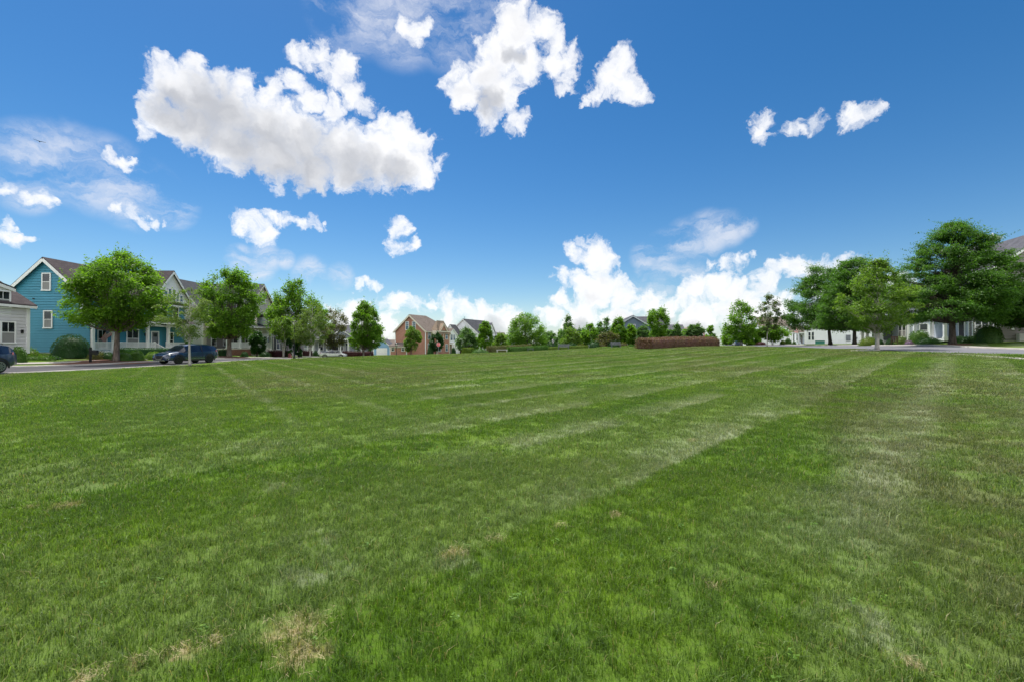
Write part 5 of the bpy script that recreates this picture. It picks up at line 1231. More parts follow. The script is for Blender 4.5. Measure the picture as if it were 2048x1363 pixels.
# ------------------------------------------------------------------ vehicles
def make_car(name, label, x, y, z, heading, paint, kind='suv', rim='rim_dark', cat='car', group='parked cars', glassm='car_glass'):
    """heading: direction of the nose in degrees from +x"""
    root = tag(empty(name, (x, y, z), R(heading)), label, cat, group)
    if kind == 'suv':
        # x, bottom, waist half width, belt z, belt half width, roof z, roof half width
        S = [(-2.50, .62, .70, .98, .66, 1.06, .55), (-2.46, .42, .84, 1.08, .80, 1.34, .62), (-2.20, .36, .93, 1.12, .90, 1.60, .64), (-1.60, .30, .965, 1.10, .93, 1.69, .66),
             (-.60, .28, .97, 1.07, .935, 1.735, .68), (.20, .28, .97, 1.05, .93, 1.72, .67), (.72, .28, .97, 1.04, .925, 1.62, .65), (1.02, .28, .97, 1.03, .92, 1.42, .69),
             (1.42, .29, .97, 1.02, .915, 1.12, .76), (1.75, .30, .965, .985, .90, 1.06, .74), (2.15, .31, .94, .92, .86, .99, .68), (2.42, .33, .88, .82, .78, .90, .60), (2.53, .38, .78, .70, .68, .76, .5)]
        cab, ws, rw = (1, 8), (5, 8), (0, 2); wheels, wr, tw = (-1.48, 1.46), .385, .255
    else:
        S = [(-2.42, .55, .68, .90, .62, .96, .5), (-2.38, .36, .82, .98, .76, 1.03, .58), (-2.0, .28, .89, 1.00, .84, 1.09, .66), (-1.55, .24, .91, 1.00, .86, 1.20, .64),
             (-1.0, .22, .915, .98, .87, 1.40, .58), (-.4, .22, .92, .96, .875, 1.465, .58), (.2, .22, .92, .94, .875, 1.45, .58), (.62, .22, .92, .93, .87, 1.34, .60), (1.05, .22, .92, .92, .865, 1.10, .66),
             (1.35, .23, .915, .91, .86, .965, .72), (1.8, .24, .895, .86, .83, .90, .68), (2.2, .27, .84, .76, .76, .80, .6), (2.42, .33, .70, .62, .62, .66, .48)]
        cab, ws, rw = (2, 9), (6, 9), (2, 4); wheels, wr, tw = (-1.42, 1.42), .33, .225
    ring = []
    for (sx, zb, w, bz, bw, rz_, rw_) in S:
        mid = zb + (bz - zb) * .5
        half = [(0, zb), (w * .86, zb), (w * .985, zb + .10), (w, mid), (bw, bz), (rw_ + (bw - rw_) * .04, rz_ - .05 * min(1, (rz_ - bz) / .3)), (rw_ * .72, rz_), (0, rz_ + .015)]
        ring.append([(sx, a, b) for a, b in half] + [(sx, -a, b) for a, b in half[-2:0:-1]])
    n = len(ring[0]); V = [p for r_ in ring for p in r_]
    body, side, side2, front, rear = [], [], [], [], []
    for i in range(len(S) - 1):
        for j in range(n):
            f = (i * n + j, i * n + (j + 1) % n, (i + 1) * n + (j + 1) % n, (i + 1) * n + j)
            jj = j if j < 7 else n - 1 - j
            left = j < 7
            if jj == 4 and cab[0] <= i < cab[1]: (side if left else side2).append(f)
            elif jj in (5, 6) and ws[0] <= i < ws[1] and i > ws[0] - 1 + 1: front.append(f)
            elif jj in (5, 6) and rw[0] <= i < rw[1]: rear.append(f)
            else: body.append(f)
    body.append(tuple(range(n))[::-1]); body.append(tuple((len(S) - 1) * n + j for j in range(n)))
    def sub(nm, faces, mat, par, infl=0.0):
        mb = MB(); ids = sorted({i for f in faces for i in f}); mp = {a: k for k, a in enumerate(ids)}
        mb.v = [V[i] for i in ids]; mb.f = [tuple(mp[i] for i in f) for f in faces]
        return mb.build(nm, mat, par, smooth=True)
    b = sub('body', body, M[paint], root)
    for nm, fs in (('side_window', side), ('side_window', side2), ('windshield', front), ('rear_window', rear)):
        if fs: sub(nm, fs, M[glassm], root)
    # pillars and door seams
    for s in (-1, 1):
        for xx in (((-.72, .42) if kind == 'suv' else (-.55, .45))):
            seam = MB(); i = max(k for k in range(len(S)) if S[k][0] <= xx); q = (xx - S[i][0]) / (S[i + 1][0] - S[i][0])
            lerp = lambda c: S[i][c] + (S[i + 1][c] - S[i][c]) * q
            seam.beam((xx, s * (lerp(4) + .005), lerp(3)), (xx - .04, s * (lerp(6) + .02), lerp(5) - .06), .09, .02, up=(0, s, 0))
            seam.beam((xx, s * (lerp(2) + .004), lerp(1) + .2), (xx, s * (lerp(4) + .006), lerp(3)), .012, .012, up=(0, s, 0))
            seam.build('pillar', M['black'], root)
    # wheels
    for wx in wheels:
        for s in (-1, 1):
            w = empty('wheel', (wx, s * (S[5][2] - tw / 2 + .015), wr)); w.parent = root
            t = MB(); ya = -tw / 2; pr = [(wr * .62, ya), (wr * .93, ya), (wr, ya + .04), (wr, -ya - .04), (wr * .93, -ya), (wr * .62, -ya)]
            t.tube([(0, q, 0) for r_, q in pr], [r_ for r_, q in pr], 24, True); t.build('tyre', M['tyre'], w, smooth=False)
            rm = MB(); yo = s * (tw / 2 + .004)
            for k in range(10):
                a = k * math.pi / 5; rm.beam((0, yo, 0), (wr * .62 * math.cos(a), yo, wr * .62 * math.sin(a)), .05, .03, up=(0, 1, 0))
            rm.tube([(0, yo - s * .03, 0), (0, yo + s * .012, 0)], [wr * .16, wr * .14], 12)
            for k in range(24):
                a, c = k * math.pi / 12, (k + 1) * math.pi / 12
                rm.beam((wr * .64 * math.cos(a), yo, wr * .64 * math.sin(a)), (wr * .64 * math.cos(c), yo, wr * .64 * math.sin(c)), .05, .035, up=(0, 1, 0))
            rm.build('rim', M[rim], w)
            ar = MB(); r1, r2, yy = wr + .035, wr + .10, s * (S[5][2] + .004)
            for k in range(-1, 13):
                a, c = k * math.pi / 12, (k + 1) * math.pi / 12
                ar.beam((wx + (r1 + .04) * math.cos(a), yy, wr + (r1 + .04) * math.sin(a)), (wx + (r1 + .04) * math.cos(c), yy, wr + (r1 + .04) * math.sin(c)), .10, .03, up=(0, 1, 0))
            ar.build('wheel_arch', M['cladding'], root)
    xf, xr = S[-2][0], S[1][0]; wf = S[-2][2]; fz = S[-2][3]
    for s in (-1, 1):
        MB().box(wheels[0] + wr + .12, wheels[1] - wr - .12, s * S[5][2] - .03, s * S[5][2] + .03, S[5][1] - .02, S[5][1] + .16).build('sill', M['cladding'], root)
        MB().box(wheels[0] + wr + .16, wheels[1] - wr - .16, s * S[5][2] - .02, s * S[5][2] + .035, S[5][1] + .16, S[5][1] + .19).build('chrome_strip', M['chrome'], root)
    MB().box(xf - .04, S[-1][0] + .015, -wf * .52, wf * .52, fz - .34, fz - .06).build('grille', M['cladding'], root)
    g = MB(); g.beam((S[-1][0] + .02, -wf * .54, fz - .1), (S[-1][0] + .02, -wf * .3, fz - .36), .03, .03); g.beam((S[-1][0] + .02, wf * .54, fz - .1), (S[-1][0] + .02, wf * .3, fz - .36), .03, .03)
    g.beam((S[-1][0] + .02, -wf * .3, fz - .36), (S[-1][0] + .02, wf * .3, fz - .36), .03, .03); g.build('grille_frame', M['chrome'], root)
    MB().box(S[-1][0] - .02, S[-1][0] + .03, -wf * .7, wf * .7, S[-1][1] - .06, S[-1][1] - .02).build('front_lip', M['chrome'], root)
    for s in (-1, 1):
        hl = MB(); hl.beam((S[-1][0] - .02, s * wf * .58, fz - .08), (S[-3][0] + .05, s * (S[-3][2] - .04), fz + .0), .07, .12); hl.build('headlight', M['lamp_lens'], root)
        tl = MB(); tl.beam((xr + .0, s * wf * .62, S[1][3] + .0), (xr + .28, s * (S[2][4] + .03), S[1][3] + .06), .07, .15); tl.build('taillight', M['tail_lens'], root)
        mi = MB(); mi.cbox((S[7][0] - .15, s * (S[7][4] + .12), S[7][3] + .02), .12, .2, .15); mi.build('mirror', M[paint], root)
        sk = MB(); sk.beam((S[-2][0] + .04, s * wf * .55, .30), (S[-3][0] + .2, s * S[-3][2], .46), .03, .04); sk.build('fog_trim', M['chrome'], root)
        if kind == 'suv':
            rl = MB(); rl.beam((-1.9, s * .60, 1.70), (.2, s * .62, 1.765), .04, .04); rl.build('roof_rail', M['black'], root)
    return root

make_car('suv', 'navy blue SUV parked facing the camera in front of the teal house', -29.85, 41.8, H(-29.85, 41.8) + .03, -106, 'paint_navy', 'suv')
make_car('suv', 'dusty blue SUV cut off by the left edge of the photo', -31.35, 25.5, H(-31.35, 25.5) + .03, -94, 'paint_blue', 'suv', rim='rim')
make_car('sedan', 'white sedan parked beyond the lawn crest near the porch house', PX(667, 87.5), 87.5, PZ(700, 87.5) - 1.47, 14, 'paint_white', 'sedan', rim='rim')
make_car('suv', 'blue SUV far up the right street seen from behind', PX(1475, 132), 132, PZ(681, 132) - 1.74, 76, 'paint_navy', 'suv')
make_car('sedan', 'small grey car farthest up the right street', PX(1457, 150), 150, PZ(686.5, 150) - 1.46, 76, 'paint_grey', 'sedan')

# ------------------------------------------------------------------ street furniture
def street_lamp(label, px, d, top, base=None, group='street lamps'):
    x = PX(px, d); z0 = H(x, d) if base is None else base; h = PZ(top, d) - z0
    r = tag(empty('street_lamp', (x, d, z0)), label, 'street lamp', group)
    hl = .95
    MB().lathe([(.16, -.1), (.16, .25), (.10, .35), (.085, .9), (.065, 1.0), (.05, h - hl)], 12).build('post', M['black'], r, smooth=True)
    hd = MB(); zb = h - hl
    hd.lathe([(.06, zb), (.13, zb + .05), (.15, zb + .08)], 12)
    hd.lathe([(.36, zb + .58), (.30, zb + .68), (.12, zb + .80), (.05, zb + .86), (.02, zb + .95)], 12)
    for k in range(6):
        a = k * math.pi / 3; hd.beam((.15 * math.cos(a), .15 * math.sin(a), zb + .08), (.29 * math.cos(a), .29 * math.sin(a), zb + .58), .025, .025)
    hd.build('lamp_head', M['black'], r)
    MB().lathe([(.13, zb + .08), (.27, zb + .57)], 12).build('lamp_glass', M['lamp_glass'], r, smooth=True)
    return r
street_lamp('tall black street lamp with a lantern head in front of the balcony house', 588.5, 62, 639)
street_lamp('dark street lamp left of the brick house', 793, 104, 684, base=-.9)
street_lamp('slender street lamp behind the central benches', 1106, 90, 677)

def stop_sign(label, px, d, zc, yaw, size=.75, base=None):
    x = PX(px, d); z0 = (H(x, d) if base is None else base); h = zc - z0
    r = tag(empty('stop_sign', (x, d, z0), yaw), label, 'sign', 'stop signs')
    MB().box(-.03, .03, -.02, .02, -.2, h + size * .55).build('post', M['metal_grey'], r)
    def octo(rad, y0, y1):
        m = MB(); a = [(rad * math.cos(math.pi / 8 + k * math.pi / 4), rad * math.sin(math.pi / 8 + k * math.pi / 4)) for k in range(8)]
        m.add([(p, y0, h + q) for p, q in a] + [(p, y1, h + q) for p, q in a], [tuple(range(8)), tuple(range(15, 7, -1))] + [(k, k + 8, (k + 1) % 8 + 8, (k + 1) % 8) for k in range(8)]); return m
    octo(size * .541, -.030, -.024).build('border', M['sign_white'], r)
    octo(size * .505, -.036, -.031).build('plate', M['sign_red'], r)
    cu = bpy.data.curves.new('lettering', 'FONT'); cu.body = 'STOP'; cu.align_x = 'CENTER'; cu.align_y = 'CENTER'; cu.size = size * .40; cu.extrude = .002
    cu.materials.append(M['sign_white'])
    t = bpy.data.objects.new('lettering', cu); COL.objects.link(t); bpy.context.view_layer.update()
    me = bpy.data.meshes.new_from_object(t.evaluated_get(bpy.context.evaluated_depsgraph_get())); bpy.data.objects.remove(t)
    o = link('lettering', me, r, (0, -.040, h)); o.rotation_euler = (math.pi / 2, 0, 0)
    return r
stop_sign('red octagonal stop sign on the lawn side of the brick house', 877, 92, PZ(688.5, 92), 0.0, .78)
stop_sign('sun faded stop sign seen edge on behind the burgundy hedge', 1408, 90, PZ(669.5, 90), R(52), .92)

def sign_post(label, px, d, top):
    x = PX(px, d); z0 = H(x, d); h = PZ(top, d) - z0
    r = tag(empty('sign_post', (x, d, z0)), label, 'post', 'slim posts')
    MB().lathe([(.05, -.1), (.045, h)], 8).build('post', M['metal_grey'], r); MB().box(-.16, .16, -.07, -.052, h - .28, h - .04).build('plate', M['door_grey'], r)
sign_post('slim pale post beside the bright rounded tree', 1177.5, 84, 689)

def mailbox(label, px, d, top):
    x = PX(px, d); z0 = H(x, d)
    r = tag(empty('mailbox', (x, d, z0)), label, 'mailbox')
    h = PZ(top, d) - z0
    MB().box(-.07, .07, -.07, .07, -.1, h).box(-.05, .62, -.05, .05, .72, .82).build('post', M['black'], r)
    m = MB(); pr = []
    for k in range(9):
        a = math.pi * k / 8; pr.append((.14 * math.cos(a), 1.02 + .14 * math.sin(a)))
    pr = [(.14, .84)] + pr + [(-.14, .84)]
    v = [(.08, q, zz) for q, zz in pr] + [(.62, q, zz) for q, zz in pr]; n = len(pr)
    m.add(v, [tuple(range(n))[::-1], tuple(range(n, 2 * n))] + [(i, (i + 1) % n, (i + 1) % n + n, i + n) for i in range(n)]); m.build('box', M['black'], r)
    MB().box(.2, .24, -.17, -.145, 1.0, 1.2).build('flag', M['black'], r)
mailbox('black mailbox on a post at the kerb left of the big maple', 181, 40.3, 694)

def bench(label, px, d, yaw, mat, back=True, w=1.8, group='benches'):
    x = PX(px, d); z = H(x, d)
    r = tag(empty('park_bench', (x, d, z), yaw), label, 'bench', group)
    s = MB()
    for i in range(4): s.box(-w / 2, w / 2, -.26 + i * .135, -.15 + i * .135, .42, .47)
    s.build('seat', M[mat], r)
    if back:
        b = MB()
        for i in range(4): b.beam((-w / 2, .30 + i * .03, .56 + i * .115), (w / 2, .30 + i * .03, .56 + i * .115), .03, .095)
        b.build('backrest', M[mat], r)
    for sx in (-1, 1):
        l = MB(); xx = sx * (w / 2 - .12); l.box(xx - .04, xx + .04, -.24, .28, -.05, .42)
        if back: l.beam((xx, .24, .4), (xx, .41, 1.02), .06, .05); l.box(xx - .035, xx + .035, -.24, .3, .64, .68); l.box(xx - .03, xx + .03, -.24, -.18, .42, .66)
        l.build('leg', M[mat] if mat != 'stone_pale' else M['stone_pale'], r)
    return r
bench('pale stone topped bench in front of the dark hedge', 1004, 71, 0.0, 'stone_pale', False, 1.75)
bench('small dark bench at the right end of the dark hedge', 1061, 76, 0.0, 'bench_grey', False, 1.1)
bench('dark slatted bench turned to the right below the central grove', 1127, 76, R(-14), 'bench_grey', True, 1.9)
bench('grey bench with backrest left of the burgundy hedge', 1232, 72, 0.0, 'bench_grey', True, 1.6)

# ------------------------------------------------------------------ flags
def flag_mat(name, stripes=True):
    m = bpy.data.materials.new(name); nt = nodes_of(m)
    tc = N(nt, 'ShaderNodeTexCoord'); uv = N(nt, 'ShaderNodeUVMap'); sp = N(nt, 'ShaderNodeSeparateXYZ'); L(nt, uv.outputs[0], sp.inputs[0])
    st = math_(nt, 'MODULO', math_(nt, 'FLOOR', math_(nt, 'MULTIPLY', sp.outputs[1], 12.999)), 2.0)
    c = mixc(nt, st, (.60, .04, .06), (.80, .78, .76))
    can = math_(nt, 'MULTIPLY', math_(nt, 'LESS_THAN', sp.outputs[0], .4), math_(nt, 'GREATER_THAN', sp.outputs[1], 6 / 13))
    # star rows in the canton
    fx = math_(nt, 'SUBTRACT', math_(nt, 'FRACT', math_(nt, 'MULTIPLY', sp.outputs[0], 15)), .5); fy = math_(nt, 'SUBTRACT', math_(nt, 'FRACT', math_(nt, 'MULTIPLY', sp.outputs[1], 9.3)), .5)
    rr = math_(nt, 'LESS_THAN', math_(nt, 'ADD', math_(nt, 'MULTIPLY', fx, fx), math_(nt, 'MULTIPLY', fy, fy)), .06)
    cc = mixc(nt, rr, (.02, .03, .14), (.8, .8, .8))
    c = mixc(nt, can, c, cc)
    p = N(nt, 'ShaderNodeBsdfPrincipled', i_Roughness=.8); L(nt, c, p.inputs['Base Color'])
    t = N(nt, 'ShaderNodeBsdfTranslucent'); L(nt, c, t.inputs['Color']); mx = N(nt, 'ShaderNodeMixShader'); mx.inputs[0].default_value = .35
    L(nt, p.outputs[0], mx.inputs[1]); L(nt, t.outputs[0], mx.inputs[2]); out_surf(nt, mx.outputs[0]); return m
FLAG = flag_mat('striped_flag_cloth')

def flag(label, loc, pole_vec, w, h, sag, rz, spread=.5):
    r = tag(empty('flag', loc, rz), label, 'flag', 'striped flags')
    pv = Vector(pole_vec); MB().tube([(0, 0, 0), pv], [.02, .015], 8).build('flagpole', M['sign_white'], r)
    nu, nv = 22, 14; V = []; UV = []
    for i in range(nu + 1):
        for j in range(nv + 1):
            u, v = i / nu, j / nv; p = pv * (1 - (1 - v) * h / pv.length)
            fall = u * w; V.append((p.x + fall * spread + .05 * math.sin(9 * u + 3 * v), p.y + .08 * math.sin(7 * u + 2 * v) * u, p.z - fall * sag * (.6 + .4 * u) + .0)); UV.append((u, v))
    a = np.arange((nu + 1) * (nv + 1)).reshape(nu + 1, nv + 1)
    Fc = np.c_[a[:-1, :-1].ravel(), a[1:, :-1].ravel(), a[1:, 1:].ravel(), a[:-1, 1:].ravel()]
    me = mesh_np('cloth', np.array(V), Fc, FLAG, True); ul = me.uv_layers.new(name='UVMap')
    ul.data.foreach_set('uv', np.array([UV[i] for i in Fc.ravel()], np.float32).ravel())
    link('cloth', me, r)
fx_ = -47.6 + 4.74
flag('striped flag hanging from the teal house porch column', (fx_, 49.0, .78 + 1.75), (.30, -1.0, .75), 1.35, .85, .75, 0, -.62)
flag('small striped flag on the pole in front of the white house', (PX(1588, 100), 100, PZ(668, 100)), (.0, 0, 1.15), 1.1, .8, .2, 0, .9)
def slim_post(label, px, d, top):
    x = PX(px, d); z = H(x, d); h = PZ(top, d) - z
    r = tag(empty('garden_post', (x, d, z)), label, 'post', 'slim posts')
    MB().lathe([(.07, -.1), (.07, .3), (.045, .34), (.04, h)], 8).build('post', M['black'], r); MB().box(-.05, .05, -.05, .05, h, h + .1).build('finial', M['black'], r)
slim_post('dark flag pole left of the other post at the white house', 1588, 100, 661)
slim_post('tall dark post right of the striped flag at the white house', 1598, 98, 664)
t = tag(empty('utility_box', (PX(1640, 104), 104, H(PX(1640, 104), 104))), 'green utility box at the foot of the white side wall', 'utility box')
MB().box(-.75, .75, -.5, .5, -.1, .75).build('cabinet', M['plastic_green'], t); MB().box(-.8, .8, -.55, .55, .75, .83).build('lid', M['plastic_green'], t)
def yard_chair(px, d):
    x = PX(px, d); r = tag(empty('porch_chair', (x, d, H(x, d)), R(-40)), 'brown wooden chair on the right yard beside the olive shrub', 'chair')
    MB().box(-.35, .35, -.3, .3, .4, .46).build('seat', M['wood'], r); b = MB()
    for k in range(5): b.box(-.33 + k * .145, -.23 + k * .145, .27, .31, .5, 1.05)
    b.box(-.35, .35, .26, .32, 1.0, 1.1); b.build('backrest', M['wood'], r)
    for sx in (-.32, .32):
        for sy in (-.26, .28): MB().box(sx - .03, sx + .03, sy - .03, sy + .03, -.05, .62).build('leg', M['wood'], r)
        MB().box(sx - .05, sx + .05, -.32, .32, .62, .66).build('armrest', M['wood'], r)
yard_chair(1789, 56)

# ------------------------------------------------------------------ a soaring bird
def bird(px, py, d, span):
    m = MB(); s = span / 2
    body = [(-.30, .012), (-.26, .05), (-.12, .085), (.08, .095), (.22, .06), (.28, .05), (.33, .045), (.40, .008)]
    m.tube([(0, a, .0 + .03 * (a > .2)) for a, b in body], [b for a, b in body], 10)
    for q in (-1, 1):
        st = [(.05, .17, -.16, .03), (.35, .20, -.15, .10), (.65, .16, -.13, .12), (.88, .06, -.12, .15), (1.0, -.02, -.10, .20)]
        v = []; k = len(st)
        for (u, le, te, zz) in st: v += [(q * u * s, le, zz + .012), (q * u * s, te, zz), (q * u * s, (le + te) / 2, zz + .03)]
        for (u, le, te, zz) in st: v += [(q * u * s, le, zz - .008), (q * u * s, te, zz - .006), (q * u * s, (le + te) / 2, zz - .004)]
        f = []
        for i in range(k - 1):
            for o in (0, 3 * k):
                a, b_ = o + 3 * i, o + 3 * i + 3; f += [(a, b_, b_ + 2, a + 2), (a + 2, b_ + 2, b_ + 1, a + 1)]
            for c in (0, 1): f.append((3 * i + c, 3 * i + 3 + c, 3 * k + 3 * i + 3 + c, 3 * k + 3 * i + c))
        m.add(v, f)
    m.add([(-.10, -.55, 0), (.10, -.55, 0), (.05, -.26, .02), (-.05, -.26, .02), (-.10, -.55, -.01), (.10, -.55, -.01), (.05, -.26, -.01), (-.05, -.26, -.01)], [(0, 1, 2, 3), (7, 6, 5, 4), (0, 4, 5, 1), (1, 5, 6, 2), (2, 6, 7, 3), (3, 7, 4, 0)])
    o = m.build('bird', M['bird'], None, (PX(px, d), d, PZ(py, d)), R(25), smooth=True); o.rotation_euler = (R(4), R(8), R(35))
    tag(o, 'dark bird soaring with spread wings beside the thin vapour wisp', 'bird')
bird(75.5, 282, 85, 1.75)
# ------------------------------------------------------------------ sky: Nishita sky with cloud fields placed by direction
SUN_EL, SUN_AZ = 66.0, -34.0        # degrees; azimuth from +Y (straight ahead), negative to the left

def pdir(px, py):
    v = Vector(((px - CX) / F, 1.0, (HY - py) / F)); return v.normalized()

CUM = [  # cumulus puffs: bearing (column, row) and radius as measured on the photograph
 (345,168,56),(325,122,22),(388,130,22),(400,190,62),(330,235,42),(385,255,60),(450,230,72),(445,165,30),(485,165,28),(460,290,62),(530,245,68),(545,185,26),(540,310,62),(578,155,26),(600,275,70),(615,190,26),(620,335,50),(690,300,68),(660,215,26),(700,345,46),(760,310,72),(770,245,24),(820,325,56),(845,350,30),(805,265,36),(845,285,26),(286,262,18),(310,195,26),(882,328,14),
 (592,104,18),(618,108,20),(648,112,26),(640,92,14),(690,130,28),(680,160,24),(708,182,28),(730,200,16),(655,140,20),
 (1032,55,48),(1040,25,22),(1090,50,34),(1110,78,28),(1000,100,48),(975,140,46),(905,150,22),(935,185,40),(900,175,16),(1000,185,46),(1050,130,42),(1110,125,32),(1140,120,26),(1155,98,14),(1135,165,18),(980,226,30),(1038,246,20),
 (1240,130,28),(1220,160,32),(1255,165,32),(1282,178,22),(1300,182,12),(1190,185,18),(1172,200,10),(1135,180,10),
 (1525,238,18),(1515,255,20),(1530,272,16),(1545,262,10),(1580,252,15),(1605,250,15),(1632,248,17),(1700,228,16),(1720,232,22),(1745,222,14),(1760,220,8),
 (52,398,14),(75,404,16),(100,407,11),(5,472,16),(30,480,15),(55,486,9),(8,448,12),(30,455,6),(6,372,15),(22,374,8),(222,318,14),(240,326,13),(258,322,9),(250,424,10),(272,431,13),(300,440,9),(325,445,6),
 (495,450,24),(520,458,26),(505,438,14),(545,432,13),(570,440,14),(600,446,12),(630,447,12),(648,450,7),(795,455,16),(812,460,10),(785,492,14),(805,494,15),(828,490,9),(716,578,9),(732,576,12),(750,578,8),
 (808,55,20),(830,66,22),(850,55,12),
 (672,632,20),(700,625,24),(735,635,27),(700,655,30),(775,648,25),(775,604,13),(800,602,18),(830,608,15),(856,606,10),(872,600,12),(900,612,22),(930,618,22),(965,632,24),(1000,636,24),(1030,644,22),(900,650,22),(985,658,25),
 (1182,505,30),(1150,502,15),(1205,525,30),(1160,560,24),(1125,556,17),(1190,578,43),(1228,570,24),(1242,596,29),(1120,602,17),(1100,632,20),(1168,628,34),(1240,640,34),(1140,660,30),(1292,612,29),(1330,628,29),(1365,600,24),(1400,575,32),(1440,566,30),(1475,580,32),(1400,635,42),(1330,660,34),(1460,620,37),(1500,600,29),(1530,565,26),(1550,545,22),(1585,535,26),(1620,540,24),(1650,535,20),(1690,538,20),(1480,518,13),(1455,522,13),(1425,524,9),(1510,506,7),(1735,536,20),(1560,610,30),(1640,580,24),(1530,640,34),(1800,556,24),
 (1992,474,9),(1975,472,7)]
CORE = [(420,235,100),(520,290,95),(620,315,85),(720,335,66),(790,345,42),(350,215,60),(980,205,34),(1025,110,26),(1170,662,30),(1270,664,34),(1390,672,40),(1340,650,26),(715,668,34),(835,664,30),(990,662,34)]
CIR = [(60,300,60),(130,325,80),(200,350,80),(270,385,70),(340,410,45),(50,380,50),(60,262,16),(70,285,14),(700,15,80),(800,25,90),(900,30,90),(980,45,70),(1290,512,26),(1330,498,34),(1375,482,40),(1415,468,42),(1455,458,34),(1490,452,22),(480,517,26),(530,517,28),(570,520,18),(520,540,24),(620,545,30),(680,552,24),(1330,556,36),(1380,552,30),(1290,560,24)]

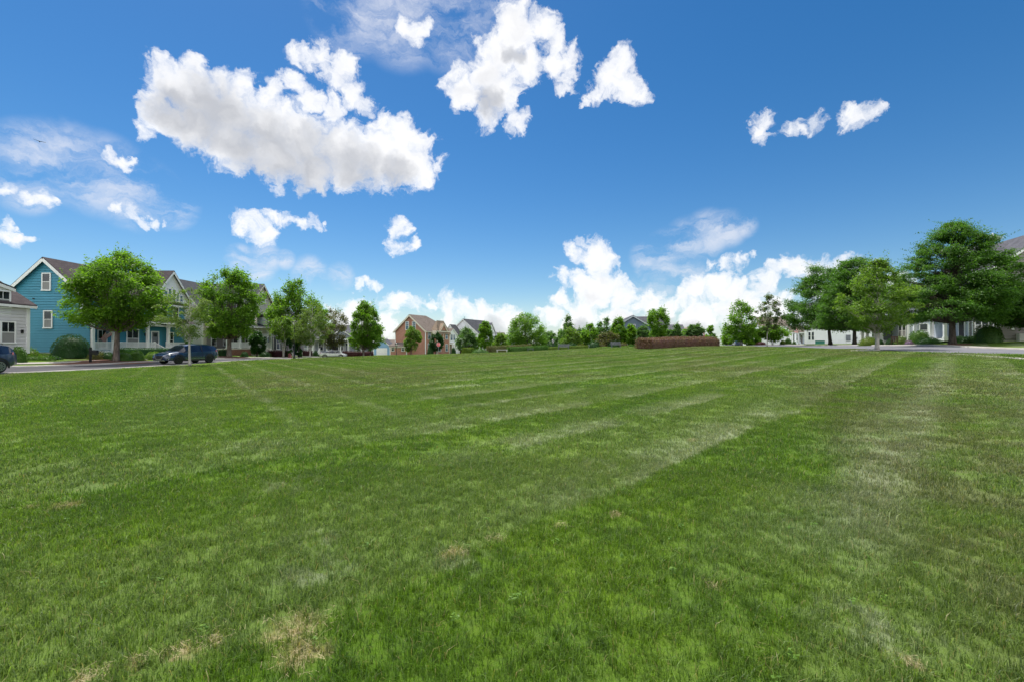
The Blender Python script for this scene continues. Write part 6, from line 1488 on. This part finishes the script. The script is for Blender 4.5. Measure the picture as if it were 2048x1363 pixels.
def make_world():
    w = bpy.data.worlds.new('World'); sc.world = w; w.use_nodes = True
    nt = w.node_tree; nt.nodes.clear()
    tc = N(nt, 'ShaderNodeTexCoord'); D = tc.outputs['Generated']
    sky = N(nt, 'ShaderNodeTexSky'); sky.sky_type = 'NISHITA'; sky.sun_disc = False
    sky.sun_elevation = R(SUN_EL); sky.sun_rotation = R(SUN_AZ)
    sky.altitude = 200; sky.air_density = 1.0; sky.dust_density = SKY_DUST; sky.ozone_density = SKY_OZONE
    skyc = N(nt, 'ShaderNodeHueSaturation'); skyc.inputs['Saturation'].default_value = SKY_SAT; skyc.inputs['Value'].default_value = SKY_VAL
    L(nt, sky.outputs[0], skyc.inputs['Color'])
    def warp(vec, scale, amt, detail):
        n = N(nt, 'ShaderNodeVectorMath', operation='MULTIPLY_ADD')
        s = N(nt, 'ShaderNodeVectorMath', operation='SUBTRACT'); L(nt, noise(nt, vec, scale, detail, .6, 'Color'), s.inputs[0]); s.inputs[1].default_value = (.5, .5, .5)
        L(nt, s.outputs[0], n.inputs[0]); n.inputs[1].default_value = (amt,) * 3; L(nt, vec, n.inputs[2])
        u = N(nt, 'ShaderNodeVectorMath', operation='NORMALIZE'); L(nt, n.outputs[0], u.inputs[0]); return u.outputs[0]
    DW = warp(D, 17, .075, 5)
    def lobes(lst, vec, sm, soft=False):
        acc = None
        for (px, py, r) in lst:
            if r <= 0: continue
            c = pdir(px, py); base = Vector(((px - CX) / F, 1, (HY - py) / F)).length
            g_ = min(1.0, max(.42, (r / 42.0) ** .8)) if soft else 1.0; th = r * (1 + .35 * (1 - g_)) / F / base ** 1.5; k = g_ / (1 - math.cos(th))
            d = N(nt, 'ShaderNodeVectorMath', operation='DOT_PRODUCT'); L(nt, vec, d.inputs[0]); d.inputs[1].default_value = c
            v = math_(nt, 'MULTIPLY_ADD', d.outputs['Value'], k, g_ - k)
            if acc is None: acc = v
            else: acc = math_(nt, 'SMOOTH_MAX', acc, v, sm) if sm else math_(nt, 'MAXIMUM', acc, v)
        return acc
    dens = lobes(CUM, DW, .3, True)
    fb = noise(nt, DW, 42, 7, .62)
    fb2 = noise(nt, D, 15, 4, .55)
    edge = remap(nt, dens, .2, .95, 2.7, .9)
    dn = math_(nt, 'ADD', dens, math_(nt, 'MULTIPLY', math_(nt, 'SUBTRACT', fb, .52), edge))
    tau = math_(nt, 'MAXIMUM', math_(nt, 'ADD', dn, .34), 0.0)
    alpha = math_(nt, 'SUBTRACT', 1.0, math_(nt, 'POWER', 2.718, math_(nt, 'MULTIPLY', math_(nt, 'POWER', tau, 1.7), -2.5)))
    core = lobes(CORE, DW, .4)
    # relief: the same billows read a little nearer the sun stand in for self shading
    off = N(nt, 'ShaderNodeVectorMath', operation='ADD'); L(nt, DW, off.inputs[0]); off.inputs[1].default_value = (-.014, -.004, .024)
    b1 = noise(nt, DW, 11, 4, .5); b2 = noise(nt, off.outputs[0], 11, 4, .5)
    rel = math_(nt, 'MULTIPLY', math_(nt, 'SUBTRACT', b2, b1), 1.9)
    cg = math_(nt, 'ADD', core, math_(nt, 'MULTIPLY', math_(nt, 'SUBTRACT', fb2, .5), .9))
    grey = remap(nt, cg, -.30, 1.0, 0, .84)
    inner = remap(nt, dens, .2, 1.1, 0, 1)
    grey = math_(nt, 'ADD', grey, math_(nt, 'MULTIPLY', inner, math_(nt, 'ADD', rel, .10)), clamp=True)
    S = CLOUD_GAIN
    ccol = mixc(nt, grey, (1.06 * S, 1.06 * S, 1.07 * S), (.57 * S, .585 * S, .625 * S))
    # thin high cloud
    cir = lobes(CIR, D, .35)
    mp = N(nt, 'ShaderNodeMapping'); mp.vector_type = 'POINT'; mp.inputs['Rotation'].default_value = (0, R(18), R(12)); mp.inputs['Scale'].default_value = (4.5, 6, 15)
    L(nt, DW, mp.inputs[0])
    cn = noise(nt, mp.outputs[0], 1.6, 7, .62)
    ca = math_(nt, 'MULTIPLY', remap(nt, cir, -1.0, .9), remap(nt, cn, .34, .70))
    veil = math_(nt, 'MULTIPLY', ca, .74)
    c1 = mixc(nt, veil, skyc.outputs[0], (.86 * S, .88 * S, .95 * S))
    # pale air just above the horizon
    sp = N(nt, 'ShaderNodeSeparateXYZ'); L(nt, D, sp.inputs[0])
    c1 = mixc(nt, remap(nt, sp.outputs[2], .11, -.02, 0, .55), c1, (.60 * S, .74 * S, .90 * S))
    c2 = mixc(nt, alpha, c1, ccol)
    # unseen bright cumulus behind the viewer and overhead, added as fill light
    bk_ = math_(nt, 'MAXIMUM', remap(nt, sp.outputs[1], -.05, -.45), remap(nt, sp.outputs[2], .66, .74)); up_ = remap(nt, sp.outputs[2], .0, .12)
    bn = remap(nt, noise(nt, D, 3.2, 5, .6), .38, .52)
    c2 = mixc(nt, math_(nt, 'MULTIPLY', math_(nt, 'MULTIPLY', bk_, up_), bn), c2, (1.9 * S, 1.9 * S, 1.92 * S))
    bg = N(nt, 'ShaderNodeBackground'); bg.inputs['Strength'].default_value = SKY_STRENGTH
    L(nt, c2, bg.inputs['Color'])
    o = N(nt, 'ShaderNodeOutputWorld'); L(nt, bg.outputs[0], o.inputs['Surface'])
    w.cycles.sampling_method = 'NONE'

SKY_STRENGTH, SKY_SAT, SKY_VAL, SKY_DUST, SKY_OZONE, CLOUD_GAIN = .12, 1.36, .585, .25, 2.5, 5.1
make_world()

sun = bpy.data.lights.new('sun', 'SUN'); sun.energy = 3.0; sun.angle = R(.53); sun.color = (1.0, .95, .87)
so = bpy.data.objects.new('sun', sun); COL.objects.link(so)
so.rotation_euler = (-R(90 - SUN_EL), 0, -R(SUN_AZ))

cam = bpy.data.cameras.new('camera'); co = bpy.data.objects.new('camera', cam); COL.objects.link(co)
cam.sensor_width = 36; cam.lens = 36 * F / 2048; cam.clip_start = .05; cam.clip_end = 12000
co.location = (0, 0, CZ); co.rotation_euler = (R(90) + math.atan((HY - 681.5) / F), 0, 0)
sc.camera = co

sc.view_settings.view_transform = 'Standard'; sc.view_settings.look = 'None'
sc.view_settings.exposure = 0.74; sc.view_settings.gamma = 1
sc.view_settings.use_curve_mapping = False
cy = sc.cycles
cy.max_bounces = 6; cy.diffuse_bounces = 4; cy.glossy_bounces = 2; cy.transmission_bounces = 3; cy.transparent_max_bounces = 4
cy.caustics_reflective = False; cy.caustics_refractive = False
cy.sample_clamp_indirect = 4
